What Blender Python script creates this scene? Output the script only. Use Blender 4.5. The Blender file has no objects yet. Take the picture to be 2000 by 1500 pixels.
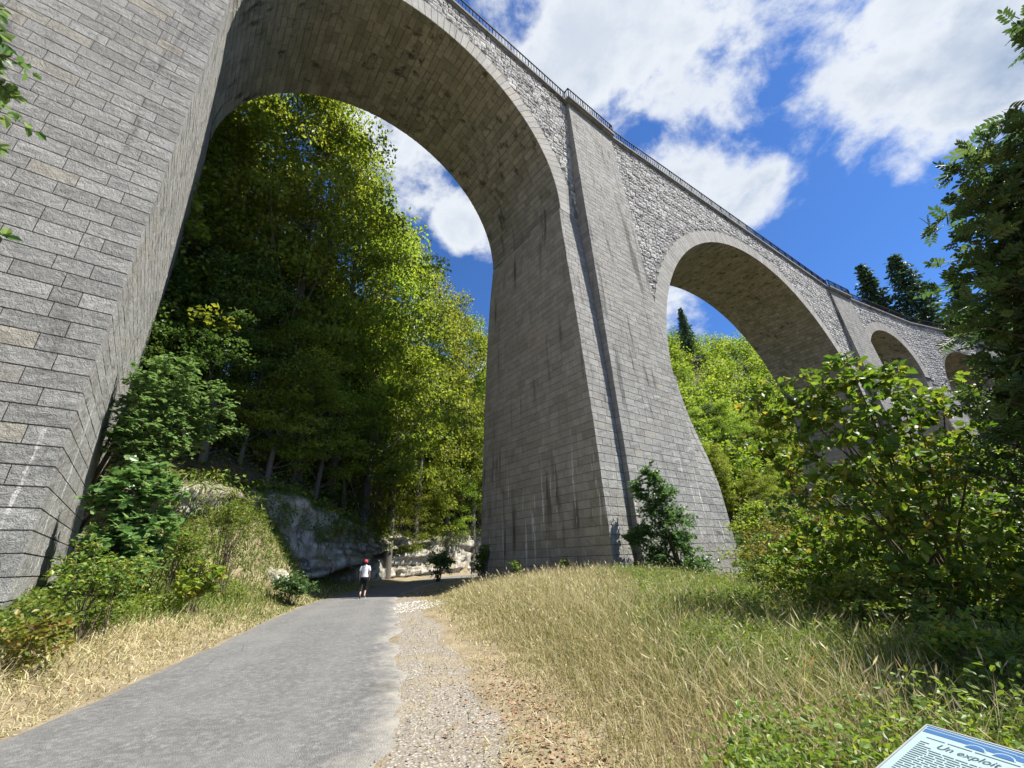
import bpy, math, random
import numpy as np
from mathutils import Vector, Matrix
PI = math.pi
R = math.radians
sc = bpy.context.scene
COL = sc.collection
rng = np.random.default_rng(7)
random.seed(7)

# ------------------------------------------------------------------ camera
F, PITCH, ROLL = 799.92, R(23.097), R(-2.113)      # focal length in pixels of a 2000 px wide frame
camd = bpy.data.cameras.new('camera')
cam = bpy.data.objects.new('camera', camd); COL.objects.link(cam); sc.camera = cam
camd.sensor_fit = 'HORIZONTAL'; camd.sensor_width = 36.0; camd.lens = F / 2000 * 36.0
camd.clip_start = 0.05; camd.clip_end = 6000
cam.matrix_world = Matrix.Rotation(R(90) + PITCH, 4, 'X') @ Matrix.Rotation(ROLL, 4, 'Z')

# ------------------------------------------------------------------ node helper
class NT:
    def __init__(s, tree): s.t = tree; s.t.nodes.clear()
    def n(s, typ, ins=None, **kw):
        nd = s.t.nodes.new(typ)
        for k, v in kw.items(): setattr(nd, k, v)
        for k, v in (ins or {}).items(): s.set(nd.inputs[k], v)
        return nd
    def set(s, sock, v):
        if isinstance(v, bpy.types.NodeSocket): s.t.links.new(v, sock)
        elif isinstance(v, bpy.types.Node): s.t.links.new(v.outputs[0], sock)
        else:
            if isinstance(v, (tuple, list)) and len(v) == 3 and sock.type == 'RGBA': v = (*v, 1)
            sock.default_value = v
    def math(s, op, a, b=None, c=None, clamp=False):
        nd = s.n('ShaderNodeMath', operation=op, use_clamp=clamp); s.set(nd.inputs[0], a)
        if b is not None: s.set(nd.inputs[1], b)
        if c is not None: s.set(nd.inputs[2], c)
        return nd.outputs[0]
    def mix(s, f, a, b, blend='MIX'):
        nd = s.n('ShaderNodeMix', data_type='RGBA', blend_type=blend, clamp_factor=True)
        s.set(nd.inputs['Factor'], f); s.set(nd.inputs[6], a); s.set(nd.inputs[7], b)
        return nd.outputs[2]
    def noise(s, vec, scale, detail=4, rough=.55, dist=0.):
        nd = s.n('ShaderNodeTexNoise', {'Scale': scale, 'Detail': detail, 'Roughness': rough, 'Distortion': dist})
        if vec is not None: s.set(nd.inputs['Vector'], vec)
        return nd.outputs['Fac']
    def ramp(s, f, a, b, lo=0., hi=1., smooth=True):
        nd = s.n('ShaderNodeMapRange', interpolation_type='SMOOTHSTEP' if smooth else 'LINEAR', clamp=True) if True else None
        for i, v in enumerate((f, a, b, lo, hi)): s.set(nd.inputs[i], v)
        return nd.outputs[0]
    def vscale(s, vec, xyz):
        nd = s.n('ShaderNodeVectorMath', operation='MULTIPLY'); s.set(nd.inputs[0], vec); nd.inputs[1].default_value = xyz
        return nd.outputs[0]
    def cramp(s, f, stops):
        nd = s.n('ShaderNodeValToRGB'); s.set(nd.inputs[0], f); el = nd.color_ramp.elements
        while len(el) < len(stops): el.new(.5)
        for e, (p, c) in zip(el, stops): e.position = p; e.color = (*c, 1)
        return nd.outputs[0]

# ------------------------------------------------------------------ sky, clouds and sun
SUN_AZ, SUN_EL = R(92.5), R(59)        # azimuth from +Y towards +X
w = bpy.data.worlds.new('World'); sc.world = w; w.use_nodes = True
N = NT(w.node_tree)
def ray(px, py):
    a, b = px - 1000, py - 750
    X = a * math.cos(ROLL) + b * math.sin(ROLL); Y = -a * math.sin(ROLL) + b * math.cos(ROLL)
    up = -Y / F
    return np.array([X / F, math.cos(PITCH) - up * math.sin(PITCH), math.sin(PITCH) + up * math.cos(PITCH)])
sky = N.n('ShaderNodeTexSky', sky_type='NISHITA', sun_disc=False, sun_elevation=SUN_EL, sun_rotation=SUN_AZ,
          altitude=900, air_density=1.0, dust_density=0.25, ozone_density=3.5)
tc = N.n('ShaderNodeTexCoord').outputs['Generated']
sep = N.n('ShaderNodeSeparateXYZ', {0: tc})
zc = N.math('MAXIMUM', N.math('ADD', sep.outputs[2], .12), .05)
px_ = N.math('DIVIDE', sep.outputs[0], zc); py_ = N.math('DIVIDE', sep.outputs[1], zc)
flat = N.n('ShaderNodeCombineXYZ', {0: px_, 1: py_, 2: 0.}).outputs[0]
dirv = N.vscale(tc, (1., 1., 1.35))
n1 = N.noise(dirv, 3.1, 10, .58, .25)
n2 = N.noise(dirv, 10.0, 7, .62, .3)
CLOUDS = [  # azimuth, elevation, angular radius (deg), weight : the cumulus banks of that afternoon, all round the sky
    (24, 63, 17, 1.), (4, 57, 9, .9), (40, 55, 13, 1.), (31, 47, 9, .95), (26, 43, 6, .8), (37, 41, 7, .85), (43, 39, 5, .6),
    (62, 47, 15, 1.), (57, 39, 9, .9), (52, 45, 8, .8), (75, 52, 14, 1.), (48, 32, 3.4, .6), (54, 30, 5, .55), (60, 27, 6, .6),
    (-15, 57, 9, .9), (-24, 53, 9, .95), (-18, 48, 7, .8), (-8, 44.5, 5.5, 1.), (-4, 42.5, 4, .9), (-6, 34, 3.2, .62), (-3, 36, 3., .5),
    (-2, 26, 6, .9), (22, 29, 9, .9), (45, 24, 5, .4),
    (110, 40, 18, .9), (150, 55, 20, .9), (200, 35, 16, .8), (240, 60, 18, .9), (285, 40, 16, .9), (320, 62, 14, .7), (175, 78, 16, .8)]
blob = None
nvec = N.n('ShaderNodeVectorMath', operation='NORMALIZE'); N.set(nvec.inputs[0], tc)
for az, el, rad, wt in CLOUDS:
    c = (math.sin(R(az)) * math.cos(R(el)), math.cos(R(az)) * math.cos(R(el)), math.sin(R(el)))
    d = N.n('ShaderNodeVectorMath', operation='DOT_PRODUCT'); N.set(d.inputs[0], nvec.outputs[0]); d.inputs[1].default_value = c
    m = N.ramp(d.outputs['Value'], math.cos(R(rad * 1.3)), 1.0, 0., wt)
    blob = m if blob is None else N.math('MAXIMUM', blob, m)
fld = N.math('ADD', N.math('MULTIPLY', n1, 1.15), N.math('ADD', N.math('MULTIPLY', n2, .34), N.math('MULTIPLY', blob, .50)))
dens = N.ramp(fld, 1.03, 1.21)
core = N.ramp(fld, 1.12, 1.42)
shade = N.ramp(N.noise(dirv, 4.6, 6, .55, .15), .35, .68)
ccol = N.mix(N.math('MULTIPLY', core, N.math('ADD', N.math('MULTIPLY', shade, .6), .4)), (4.4, 4.6, 4.8), (1.5, 2.05, 2.95))
deep = N.mix(1., sky.outputs[0], (.36, .58, .86), 'MULTIPLY')
skyc = N.mix(N.math('MULTIPLY', dens, .96), deep, ccol)
bg = N.n('ShaderNodeBackground', {'Color': skyc, 'Strength': .075})
N.n('ShaderNodeOutputWorld', {'Surface': bg})

sl = bpy.data.lights.new('sun', 'SUN'); sl.energy = 4.1; sl.angle = R(.53); sl.color = (1., .955, .88)
sun = bpy.data.objects.new('sun', sl); COL.objects.link(sun)
sdir = Vector((math.sin(SUN_AZ) * math.cos(SUN_EL), math.cos(SUN_AZ) * math.cos(SUN_EL), math.sin(SUN_EL)))
sun.rotation_euler = sdir.to_track_quat('Z', 'Y').to_euler(); sun.location = sdir * 200

vs = sc.view_settings; vs.view_transform = 'Standard'; vs.look = 'None'; vs.gamma = 1; vs.exposure = 1.48
sc.render.engine = 'CYCLES'
sc.cycles.max_bounces = 6; sc.cycles.diffuse_bounces = 4; sc.cycles.transmission_bounces = 4; sc.cycles.transparent_max_bounces = 4
sc.cycles.sample_clamp_indirect = 6

# ------------------------------------------------------------------ mesh helpers
def link(name, me, mats, parent=None, **props):
    o = bpy.data.objects.new(name, me); COL.objects.link(o)
    if me is not None:
        for m in (mats if isinstance(mats, (list, tuple)) else [mats]):
            if m is not None: me.materials.append(m)
    if parent is not None: o.parent = parent
    for k, v in props.items(): o[k] = v
    return o
def mesh_np(name, V, faces, v=None, smooth=False, mi=None):
    """faces: array (n,3) or (n,4), or a list of such arrays; v: per-face float attribute"""
    fs = faces if isinstance(faces, list) else [faces]
    fs = [np.asarray(f, np.int32) for f in fs if len(f)]
    me = bpy.data.meshes.new(name)
    V = np.asarray(V, np.float32)
    me.vertices.add(len(V)); me.vertices.foreach_set('co', V.ravel())
    tot = np.concatenate([np.full(len(f), f.shape[1], np.int32) for f in fs])
    loops = np.concatenate([f.ravel() for f in fs])
    me.loops.add(len(loops)); me.loops.foreach_set('vertex_index', loops)
    me.polygons.add(len(tot))
    st = np.zeros(len(tot), np.int32); st[1:] = np.cumsum(tot)[:-1]
    me.polygons.foreach_set('loop_start', st); me.polygons.foreach_set('loop_total', tot)
    me.polygons.foreach_set('use_smooth', np.full(len(tot), smooth))
    if mi is not None: me.polygons.foreach_set('material_index', np.asarray(mi, np.int32))
    me.update(calc_edges=True)
    if v is not None:
        a = me.attributes.new('v', 'FLOAT', 'FACE'); a.data.foreach_set('value', np.asarray(v, np.float32))
    return me
def box_vf(c, s, rot=None):
    V = np.array([[x, y, z] for x in (-.5, .5) for y in (-.5, .5) for z in (-.5, .5)]) * np.array(s)
    if rot is not None: V = V @ np.array(rot).T
    Fc = np.array([[0, 1, 3, 2], [4, 6, 7, 5], [0, 4, 5, 1], [2, 3, 7, 6], [0, 2, 6, 4], [1, 5, 7, 3]])
    return V + np.array(c), Fc
class Bag:
    def __init__(s): s.V = []; s.F = []; s.n = 0; s.v = []
    def add(s, V, Fc, v=None):
        V = np.asarray(V, float); Fc = np.asarray(Fc)
        s.V.append(V); s.F.append(Fc + s.n); s.n += len(V)
        s.v.append(np.full(len(Fc), .5) if v is None else (np.full(len(Fc), v) if np.isscalar(v) else np.asarray(v)))
    def mesh(s, name, smooth=False):
        q = [f for f in s.F if f.shape[1] == 4]; t = [f for f in s.F if f.shape[1] == 3]
        vq = [x for f, x in zip(s.F, s.v) if f.shape[1] == 4]; vt = [x for f, x in zip(s.F, s.v) if f.shape[1] == 3]
        fs = []
        if q: fs.append(np.concatenate(q))
        if t: fs.append(np.concatenate(t))
        return mesh_np(name, np.concatenate(s.V), fs, np.concatenate(vq + vt), smooth)
def tube(path, rad, k=7, cap=True):
    """tapered tube along a polyline"""
    P = np.asarray(path, float); n = len(P); rad = np.broadcast_to(np.asarray(rad, float), (n,))
    T = np.gradient(P, axis=0); T /= np.linalg.norm(T, axis=1)[:, None] + 1e-9
    ref = np.array([0, 0, 1.]) if abs(T[0][2]) < .9 else np.array([1., 0, 0])
    A = np.cross(T, ref); A /= np.linalg.norm(A, axis=1)[:, None] + 1e-9
    B = np.cross(T, A); th = np.linspace(0, 2 * PI, k, endpoint=False)
    V = P[:, None] + rad[:, None, None] * (np.cos(th)[None, :, None] * A[:, None] + np.sin(th)[None, :, None] * B[:, None])
    i = np.arange(n - 1)[:, None] * k; j = np.arange(k)[None]; j2 = (j + 1) % k
    Fc = np.stack([i + j, i + j2, i + k + j2, i + k + j], -1).reshape(-1, 4)
    return V.reshape(-1, 3), Fc
def sstep(x, a, b):
    t = np.clip((x - a) / (b - a), 0, 1); return t * t * (3 - 2 * t)
class Noise2:
    """cheap value noise in numpy"""
    def __init__(s, seed): s.g = np.random.default_rng(seed).random((256, 256))
    def __call__(s, x, y):
        x = np.asarray(x, float); y = np.asarray(y, float)
        xi = np.floor(x).astype(int); yi = np.floor(y).astype(int); fx = x - xi; fy = y - yi
        fx = fx * fx * (3 - 2 * fx); fy = fy * fy * (3 - 2 * fy); g = s.g
        a = g[xi % 256, yi % 256]; b = g[(xi + 1) % 256, yi % 256]; c = g[xi % 256, (yi + 1) % 256]; d = g[(xi + 1) % 256, (yi + 1) % 256]
        return (a * (1 - fx) + b * fx) * (1 - fy) + (c * (1 - fx) + d * fx) * fy
    def fbm(s, x, y, o=4, gain=.5):
        r = 0; a = 1; tot = 0
        for i in range(o): r = r + a * s(x * 2 ** i + 17 * i, y * 2 ** i + 31 * i); tot += a; a *= gain
        return r / tot
nz = Noise2(3); nz2 = Noise2(11)

# ------------------------------------------------------------------ materials
def mat(name):
    m = bpy.data.materials.new(name); m.use_nodes = True
    return m, NT(m.node_tree)
def finish(m, N, col, rough=.9, bump=None, dist=.02, strength=1., spec=.2, extra=None):
    ins = {'Base Color': col, 'Roughness': rough, 'Specular IOR Level': spec}
    p = N.n('ShaderNodeBsdfPrincipled', ins)
    if bump is not None:
        b = N.n('ShaderNodeBump', {'Height': bump, 'Distance': dist, 'Strength': strength}); N.set(p.inputs['Normal'], b)
    if extra: extra(N, p)
    else: N.n('ShaderNodeOutputMaterial', {'Surface': p})
    return m
def stone_mat(name, c0, c1, c2, streak=0., rock=.03, warm=None, scale=1., dark=.5, efflor=.5, moss=0., ef_lo=.60):
    m, N = mat(name)
    pos = N.n('ShaderNodeNewGeometry').outputs['Position']
    v = N.n('ShaderNodeAttribute', attribute_name='v').outputs['Fac']
    big = N.noise(pos, .22, 3); med = N.noise(pos, 1.7 * scale, 5, .6); fine = N.noise(pos, 14 * scale, 6, .65)
    speck = N.noise(pos, 45 * scale, 3, .7)
    col = N.cramp(v, [(0, c0), (.35, c1), (.7, c2), (.9, c1), (1, warm or c2)])
    col = N.mix(N.ramp(med, .35, .7, 0, .35), col, (c0[0] * .6, c0[1] * .6, c0[2] * .6))
    col = N.mix(N.ramp(fine, .5, .75, 0, .38), col, (min(c2[0] * 1.55, .7), min(c2[1] * 1.55, .7), min(c2[2] * 1.5, .66)))
    col = N.mix(N.ramp(speck, .5, .38, 0, .35), col, (.05, .05, .045))
    lich = N.noise(N.vscale(pos, (1.1, 1.1, 1.3)), 2.6, 6, .7)
    col = N.mix(N.ramp(lich, .6, .72, 0, .35), col, (.5, .5, .46))
    # dark soot and wash marks run down the wall
    dk = N.noise(N.vscale(pos, (1.6, 1.6, .13)), 1., 5, .6)
    col = N.mix(N.math('MULTIPLY', N.ramp(dk, .53, .68, 0, dark), N.ramp(big, .38, .55)), col, (.045, .045, .04))
    if moss: col = N.mix(N.ramp(N.noise(pos, .6, 4), .45, .62, 0, moss), col, (.11, .14, .075))
    # white lime streaks, thin and vertical
    if efflor:
        st = N.noise(N.vscale(pos, (3.6, 3.6, .16)), 1., 5, .62, .25)
        bk = N.noise(N.vscale(pos, (9, 9, .9)), 1., 3, .6)
        sepz = N.n('ShaderNodeSeparateXYZ', {0: pos}).outputs[2]
        e = N.math('MULTIPLY', N.ramp(st, ef_lo, ef_lo + .07), N.ramp(bk, .42, .58)); e = N.math('MULTIPLY', e, N.ramp(sepz, 8., 1.5, .12, 1.))
        col = N.mix(N.math('MULTIPLY', e, efflor), col, (.74, .73, .70))
    bumpv = N.math('ADD', N.math('MULTIPLY', N.noise(pos, 7 * scale, 7, .68, .6), 1.), N.math('MULTIPLY', speck, .25))
    return finish(m, N, col, .93, bumpv, rock, 1., .12)
STONE = stone_mat('ashlar limestone', (.255, .252, .235), (.31, .306, .286), (.36, .356, .335), rock=.10, warm=(.36, .335, .275), dark=.45, efflor=.7)
STONE_FAR = stone_mat('dressed limestone', (.26, .253, .232), (.31, .302, .278), (.355, .347, .32), rock=.06, warm=(.36, .335, .28), dark=.65, efflor=.9)
SIDE_STONE = stone_mat('weathered limestone with painted bounce', (.34, .31, .25), (.41, .375, .31), (.46, .425, .36), rock=.045, warm=(.45, .385, .30), dark=.72, efflor=1., ef_lo=.565)  # browner and lighter: bounced light painted into the shaded left pier faces
SOFFIT = stone_mat('vault limestone', (.24, .235, .20), (.32, .31, .27), (.40, .385, .34), rock=.045, warm=(.40, .37, .30), dark=.85, efflor=.3, moss=.2)
RING = stone_mat('arch ring limestone', (.33, .318, .285), (.38, .366, .33), (.42, .405, .37), rock=.03, warm=(.42, .38, .31), dark=.35, efflor=.1)
RUBBLE = stone_mat('rubble limestone', (.31, .30, .28), (.46, .45, .42), (.60, .59, .56), rock=.05, warm=(.36, .34, .30), dark=.25, efflor=.0)
def mortar_mat(name, c):
    m, N = mat(name); pos = N.n('ShaderNodeNewGeometry').outputs['Position']
    n = N.noise(pos, 6, 5, .6)
    return finish(m, N, N.mix(n, (c[0] * .6, c[1] * .6, c[2] * .6), c), .95, N.noise(pos, 20, 4), .02)
MORTAR = mortar_mat('lime mortar', (.21, .205, .185)); MORTAR_DARK = mortar_mat('recessed dark mortar', (.10, .095, .085))
def iron_mat():
    m, N = mat('painted iron'); pos = N.n('ShaderNodeNewGeometry').outputs['Position']
    return finish(m, N, N.mix(N.ramp(N.noise(pos, 5, 4), .5, .7), (.018, .02, .026), (.05, .03, .02)), .8, None, spec=.1)
IRON = iron_mat()
COPING = stone_mat('coping limestone', (.17, .165, .15), (.24, .235, .215), (.28, .27, .25), rock=.02, dark=.6, efflor=.1)
def leaf_mat(name, stops, trans=.35, rough=.45, tint=.25):
    m, N = mat(name)
    v = N.n('ShaderNodeAttribute', attribute_name='v').outputs['Fac']
    oi = N.n('ShaderNodeObjectInfo').outputs['Random']
    col = N.cramp(v, stops)
    hs = N.n('ShaderNodeHueSaturation', {'Hue': N.ramp(oi, 0, 1, .5 - tint * .05, .5 + tint * .03, False), 'Value': N.ramp(oi, 0, 1, 1 - tint * .5, 1 + tint * .5, False), 'Color': col})
    col = hs.outputs[0]
    p = N.n('ShaderNodeBsdfPrincipled', {'Base Color': col, 'Roughness': rough, 'Specular IOR Level': .35})
    tcol = N.n('ShaderNodeHueSaturation', {'Hue': .492, 'Saturation': 1.1, 'Value': 1.45, 'Color': col}).outputs[0]
    t = N.n('ShaderNodeBsdfTranslucent', {'Color': tcol})
    mx = N.n('ShaderNodeMixShader', {0: trans, 1: p, 2: t})
    N.n('ShaderNodeOutputMaterial', {'Surface': mx})
    return m
BEECH = leaf_mat('beech foliage', [(0, (.065, .115, .02)), (.35, (.13, .19, .03)), (.7, (.22, .29, .05)), (.96, (.33, .36, .07)), (1, (.33, .25, .06))], .55, tint=.42)
DARKLEAF = leaf_mat('dark foliage', [(0, (.04, .085, .02)), (.6, (.08, .14, .03)), (1, (.14, .20, .04))], .4)
SPRUCE = leaf_mat('spruce needles', [(0, (.04, .08, .045)), (.6, (.08, .14, .06)), (1, (.12, .18, .07))], .2)
HAZEL = leaf_mat('hazel leaves', [(0, (.05, .12, .02)), (.4, (.10, .19, .03)), (.85, (.18, .27, .045)), (1, (.34, .30, .05))], .45)
ASHLEAF = leaf_mat('ash leaves', [(0, (.045, .09, .028)), (.6, (.07, .13, .04)), (1, (.12, .18, .055))], .4)
MAPLE = leaf_mat('maple leaves', [(0, (.075, .15, .045)), (.6, (.13, .22, .07)), (1, (.20, .28, .10))], .4, .35)
YELLOWLEAF = leaf_mat('yellowing shrub leaves', [(0, (.10, .15, .025)), (.5, (.19, .21, .035)), (.85, (.28, .25, .045)), (1, (.32, .21, .05))], .35)
DRYGRASS = leaf_mat('dry grass', [(0, (.15, .165, .055)), (.3, (.30, .27, .11)), (.7, (.46, .41, .23)), (.9, (.56, .52, .34)), (1, (.36, .23, .12))], .3, .7, .1)
GREENGRASS = leaf_mat('green grass', [(0, (.07, .12, .02)), (.6, (.14, .19, .035)), (1, (.30, .29, .09))], .3, .6, .1)
WEED = leaf_mat('verge weeds', [(0, (.07, .13, .025)), (.6, (.15, .23, .04)), (.93, (.26, .31, .05)), (1, (.34, .25, .07))], .42)
def bark_mat(name, c0, c1):
    m, N = mat(name); pos = N.n('ShaderNodeTexCoord').outputs['Object']
    n = N.noise(N.vscale(pos, (8, 8, 1.5)), 1.5, 5, .6)
    return finish(m, N, N.mix(n, c0, c1), .9, n, .02)
BARK = bark_mat('grey bark', (.07, .06, .05), (.19, .175, .15)); TWIG = bark_mat('twig bark', (.06, .045, .03), (.17, .13, .09))

# ------------------------------------------------------------------ terrain
ROAD = np.array([(-.5, -12), (-1.2, -4), (-2.6, 2), (-3.35, 5.5), (-4.55, 10), (-5.8, 14.5), (-6.9, 18.5), (-7.55, 22), (-8.05, 26), (-8.25, 31), (-7.9, 37), (-6.6, 44), (-3, 52), (4, 59.5), (16, 66), (34, 73)], float)
CLIFF = np.array([(-30, 3), (-24, 11), (-18.6, 16.2), (-14.6, 20.5), (-12.9, 25), (-12.35, 31), (-12.2, 37), (-10.8, 44), (-7.2, 53), (0, 61), (14, 70), (32, 79), (60, 83), (92, 80), (125, 70), (170, 55), (260, 30)], float)
CLIFF_H = np.array([5., 5, 5., 5.6, 5.2, 4.5, 4.0, 3.9, 5, 5, 4, 3, 3, 3, 3, 3, 3])
CAP = np.array([16., 16, 15, 14, 13.5, 13.5, 13, 12.5, 12, 13, 22, 74, 80, 68, 62, 56, 50, 45][:len(CLIFF)])
SLOPE = np.array([.8, .8, .85, .95, .95, .95, .9, .85, .8, .75, .8, .95, .95, .92, .9, .85, .8])
def resample(P, step, extra=()):
    # Catmull-Rom smoothing then even spacing
    Q = [P]; out = []
    n = len(P); ex = [np.asarray(e, float) for e in extra]
    for i in range(n - 1):
        p0, p1, p2, p3 = P[max(i - 1, 0)], P[i], P[i + 1], P[min(i + 2, n - 1)]
        for t in np.linspace(0, 1, 16, endpoint=False):
            out.append(np.r_[.5 * ((2 * p1) + (-p0 + p2) * t + (2 * p0 - 5 * p1 + 4 * p2 - p3) * t * t + (-p0 + 3 * p1 - 3 * p2 + p3) * t ** 3), [e[i] * (1 - t) + e[i + 1] * t for e in ex]])
    out.append(np.r_[P[-1], [e[-1] for e in ex]]); out = np.array(out)
    L = np.r_[0, np.cumsum(np.hypot(*np.diff(out[:, :2], axis=0).T))]
    s = np.arange(0, L[-1], step)
    return np.stack([np.interp(s, L, out[:, k]) for k in range(out.shape[1])], 1), s
RD, RDs = resample(ROAD, .2)
CL, CLs = resample(CLIFF, 1., (CLIFF_H, CAP, SLOPE))
def curve_dist(C, x, y):
    """signed distance (positive = left of the walking direction), index of the nearest sample"""
    x = np.ravel(x); y = np.ravel(y)
    T = np.gradient(C[:, :2], axis=0); T /= np.linalg.norm(T, axis=1)[:, None]
    sd = np.empty(len(x)); ii = np.empty(len(x), int)
    for a in range(0, len(x), 20000):
        dx = x[a:a + 20000, None] - C[None, :, 0]; dy = y[a:a + 20000, None] - C[None, :, 1]
        i = np.argmin(dx * dx + dy * dy, 1); r = np.arange(len(i))
        ddx = dx[r, i]; ddy = dy[r, i]; tx, ty = T[i].T
        cr = tx * ddy - ty * ddx
        dd = np.sqrt(ddx ** 2 + ddy ** 2)
        sd[a:a + 20000] = np.sign(cr) * dd; ii[a:a + 20000] = i
    return sd, ii
ROADW = 1.98
def ground(x, y, dip=True):
    sh = np.shape(x); x = np.ravel(np.asarray(x, float)); y = np.ravel(np.asarray(y, float))
    z = np.full(len(x), -1.5)
    dr, _ = curve_dist(RD, x, y)
    off = np.maximum(np.abs(dr) - ROADW, 0)
    # right of the road: gravel lay-by, then the grassy mound that carries the pier, then the fall to the river
    right = dr < 0
    mound = .62 * np.exp(-((x - 3.4) ** 2 / 20 + (y - 17.5) ** 2 / 50)) + .28 * np.exp(-((x - 3.0) ** 2 / 7 + (y - 9) ** 2 / 20))
    z = z + np.where(right, mound * sstep(off, .6, 3.2), 0)
    fall = sstep(x - .12 * np.maximum(y - 10, 0), 5.2, 26) * 9 + np.maximum(x - 6.5 - .12 * np.maximum(y - 10, 0), 0) * .05
    z = z - np.where(right & (y < 75), fall * sstep(off, 2, 8) * (1 - sstep(y, 48, 80)), 0)
    # left of the road: verge, bank and the hill above the cliff
    dc, ic = curve_dist(CL, x, y)
    left = dr > 0
    z = z + np.where(left, .16 * off * sstep(off, .2, 1.2), 0) * (1 - .0)
    bank = sstep(-dc, 7.5, .6) * sstep(y, 11, 21) * (1 - sstep(y, 22, 28))
    z = z + np.where(left & (dc < 0), 3.4 * bank ** 1.6 * sstep(off, .3, 4), 0)
    H = CL[ic, 2]; cap = CL[ic, 3]; sl = CL[ic, 4]
    up = H + np.minimum(sl * np.maximum(dc, 0), cap + .12 * np.maximum(dc, 0))
    up = up * (1 + .12 * (nz.fbm(x * .06, y * .06) - .5)) + 1.2 * (nz2.fbm(x * .25, y * .25) - .5) * sstep(dc, 0, 3)
    z = np.where(dc > 0, np.maximum(z, -1.5 + up * sstep(dc, .0, .9)), z)
    z = z + .10 * (nz.fbm(x * .7 + 9, y * .7) - .5) * sstep(off, .1, 1.5)
    if dip: z = z - .05 * (np.abs(dr) < ROADW - .35)
    return z.reshape(sh)
def grid_axis(lo, hi, c0, c1, fine, grow=1.13):
    a = list(np.arange(c0, c1 + fine / 2, fine)); st = fine
    while a[-1] < hi: st *= grow; a.append(a[-1] + st)
    st = fine
    while a[0] > lo: st *= grow; a.insert(0, a[0] - st)
    return np.array(a)
gx = grid_axis(-1500, 2500, -16, 14, .3); gy = grid_axis(-900, 2600, -1, 34, .3)
GX, GY = np.meshgrid(gx, gy, indexing='ij'); GZ = ground(GX, GY)
nx_, ny_ = GX.shape
I = np.arange(nx_ * ny_).reshape(nx_, ny_)
quads = np.stack([I[:-1, :-1], I[1:, :-1], I[1:, 1:], I[:-1, 1:]], -1).reshape(-1, 4)
gme = mesh_np('ground', np.stack([GX, GY, GZ], -1).reshape(-1, 3), quads, smooth=True)
# material masks: what the soil is made of at each place (gravel lay-by, straw, leaf litter, forest floor)
dr_, _ = curve_dist(RD, GX, GY); dc_, _ = curve_dist(CL, GX, GY)
off_ = -dr_ - ROADW
gw = sstep(off_, -.3, .1) * (1 - sstep(off_ + .9 * (nz.fbm(GX.ravel() * .8, GY.ravel() * .8) - .5), .5, 1.15)) * (1 - sstep(GY.ravel(), 20, 22.5))
fw = np.maximum(sstep(dc_, -1, 1), sstep(GX.ravel(), 8, 12) * (1 - sstep(GY.ravel(), 300, 400)))
for nm, val in (('gravel', gw), ('forest', fw)):
    a = gme.attributes.new(nm, 'FLOAT', 'POINT'); a.data.foreach_set('value', val.astype(np.float32))
def ground_mat():
    m, N = mat('soil, straw and gravel'); pos = N.n('ShaderNodeNewGeometry').outputs['Position']
    g = N.n('ShaderNodeAttribute', attribute_name='gravel').outputs['Fac']; f = N.n('ShaderNodeAttribute', attribute_name='forest').outputs['Fac']
    n = N.noise(pos, 1.3, 6, .65); fi = N.noise(pos, 22, 5, .7); big = N.noise(pos, .45, 3)
    straw = N.cramp(N.math('ADD', N.math('MULTIPLY', n, .6), N.math('MULTIPLY', fi, .4)), [(.25, (.09, .072, .045)), (.45, (.18, .145, .09)), (.6, (.27, .225, .145)), (.8, (.25, .18, .115))])
    vor = N.n('ShaderNodeTexVoronoi', {'Vector': pos, 'Scale': 34.}, feature='F1')
    grav = N.cramp(vor.outputs['Color'], [(.1, (.18, .165, .14)), (.5, (.27, .25, .22)), (.9, (.42, .40, .365))])
    grav = N.mix(N.ramp(vor.outputs['Distance'], .25, .6, 0, .75), grav, (.16, .135, .10))
    grav = N.mix(N.ramp(N.noise(pos, 1.1, 5, .6), .46, .66, 0, .6), grav, straw)
    forest = N.cramp(fi, [(.3, (.035, .028, .018)), (.55, (.10, .075, .045)), (.75, (.19, .14, .085))])
    forest = N.mix(N.ramp(n, .5, .65, 0, .5), forest, (.045, .07, .02))
    col = N.mix(N.ramp(N.math('ADD', g, N.math('MULTIPLY', N.math('SUBTRACT', fi, .5), .9)), .35, .65), straw, grav)
    col = N.mix(f, col, forest)
    b = N.math('ADD', N.math('MULTIPLY', fi, .6), N.math('MULTIPLY', vor.outputs['Distance'], .5))
    return finish(m, N, col, .95, b, .03, .9)
link('ground', gme, ground_mat(), kind='structure')

# road: asphalt strip with ragged edges
T = np.gradient(RD[:, :2], axis=0); T /= np.linalg.norm(T, axis=1)[:, None]; Nn = np.stack([-T[:, 1], T[:, 0]], 1)
fr = np.linspace(-1, 1, 17)
wl = ROADW + .05 + .28 * (nz.fbm(RDs * 1.3, RDs * 0 + 3.3) - .5) * 1.2; wr = ROADW + .02 + .5 * (nz2.fbm(RDs * .9, RDs * 0 + 8.1) - .5) * 1.3 + .16 * (nz.fbm(RDs * 4.2, RDs * 0 + 1.1) - .5)
half = np.where(fr[None] > 0, wl[:, None], wr[:, None])
P2 = RD[:, None, :2] + Nn[:, None] * (fr[None, :, None] * half[..., None])
Z2 = -1.482 + .02 * (1 - fr[None] ** 2) - .045 * (np.abs(fr[None]) > .99) + 0 * half
V = np.concatenate([P2, Z2[..., None]], -1).reshape(-1, 3)
n_, k_ = len(RD), len(fr); i = np.arange(n_ - 1)[:, None] * k_; j = np.arange(k_ - 1)[None]
rq = np.stack([i + j, i + k_ + j, i + k_ + j + 1, i + j + 1], -1).reshape(-1, 4)[:, ::-1]
rme = mesh_np('road', V, rq, smooth=True)
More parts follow.
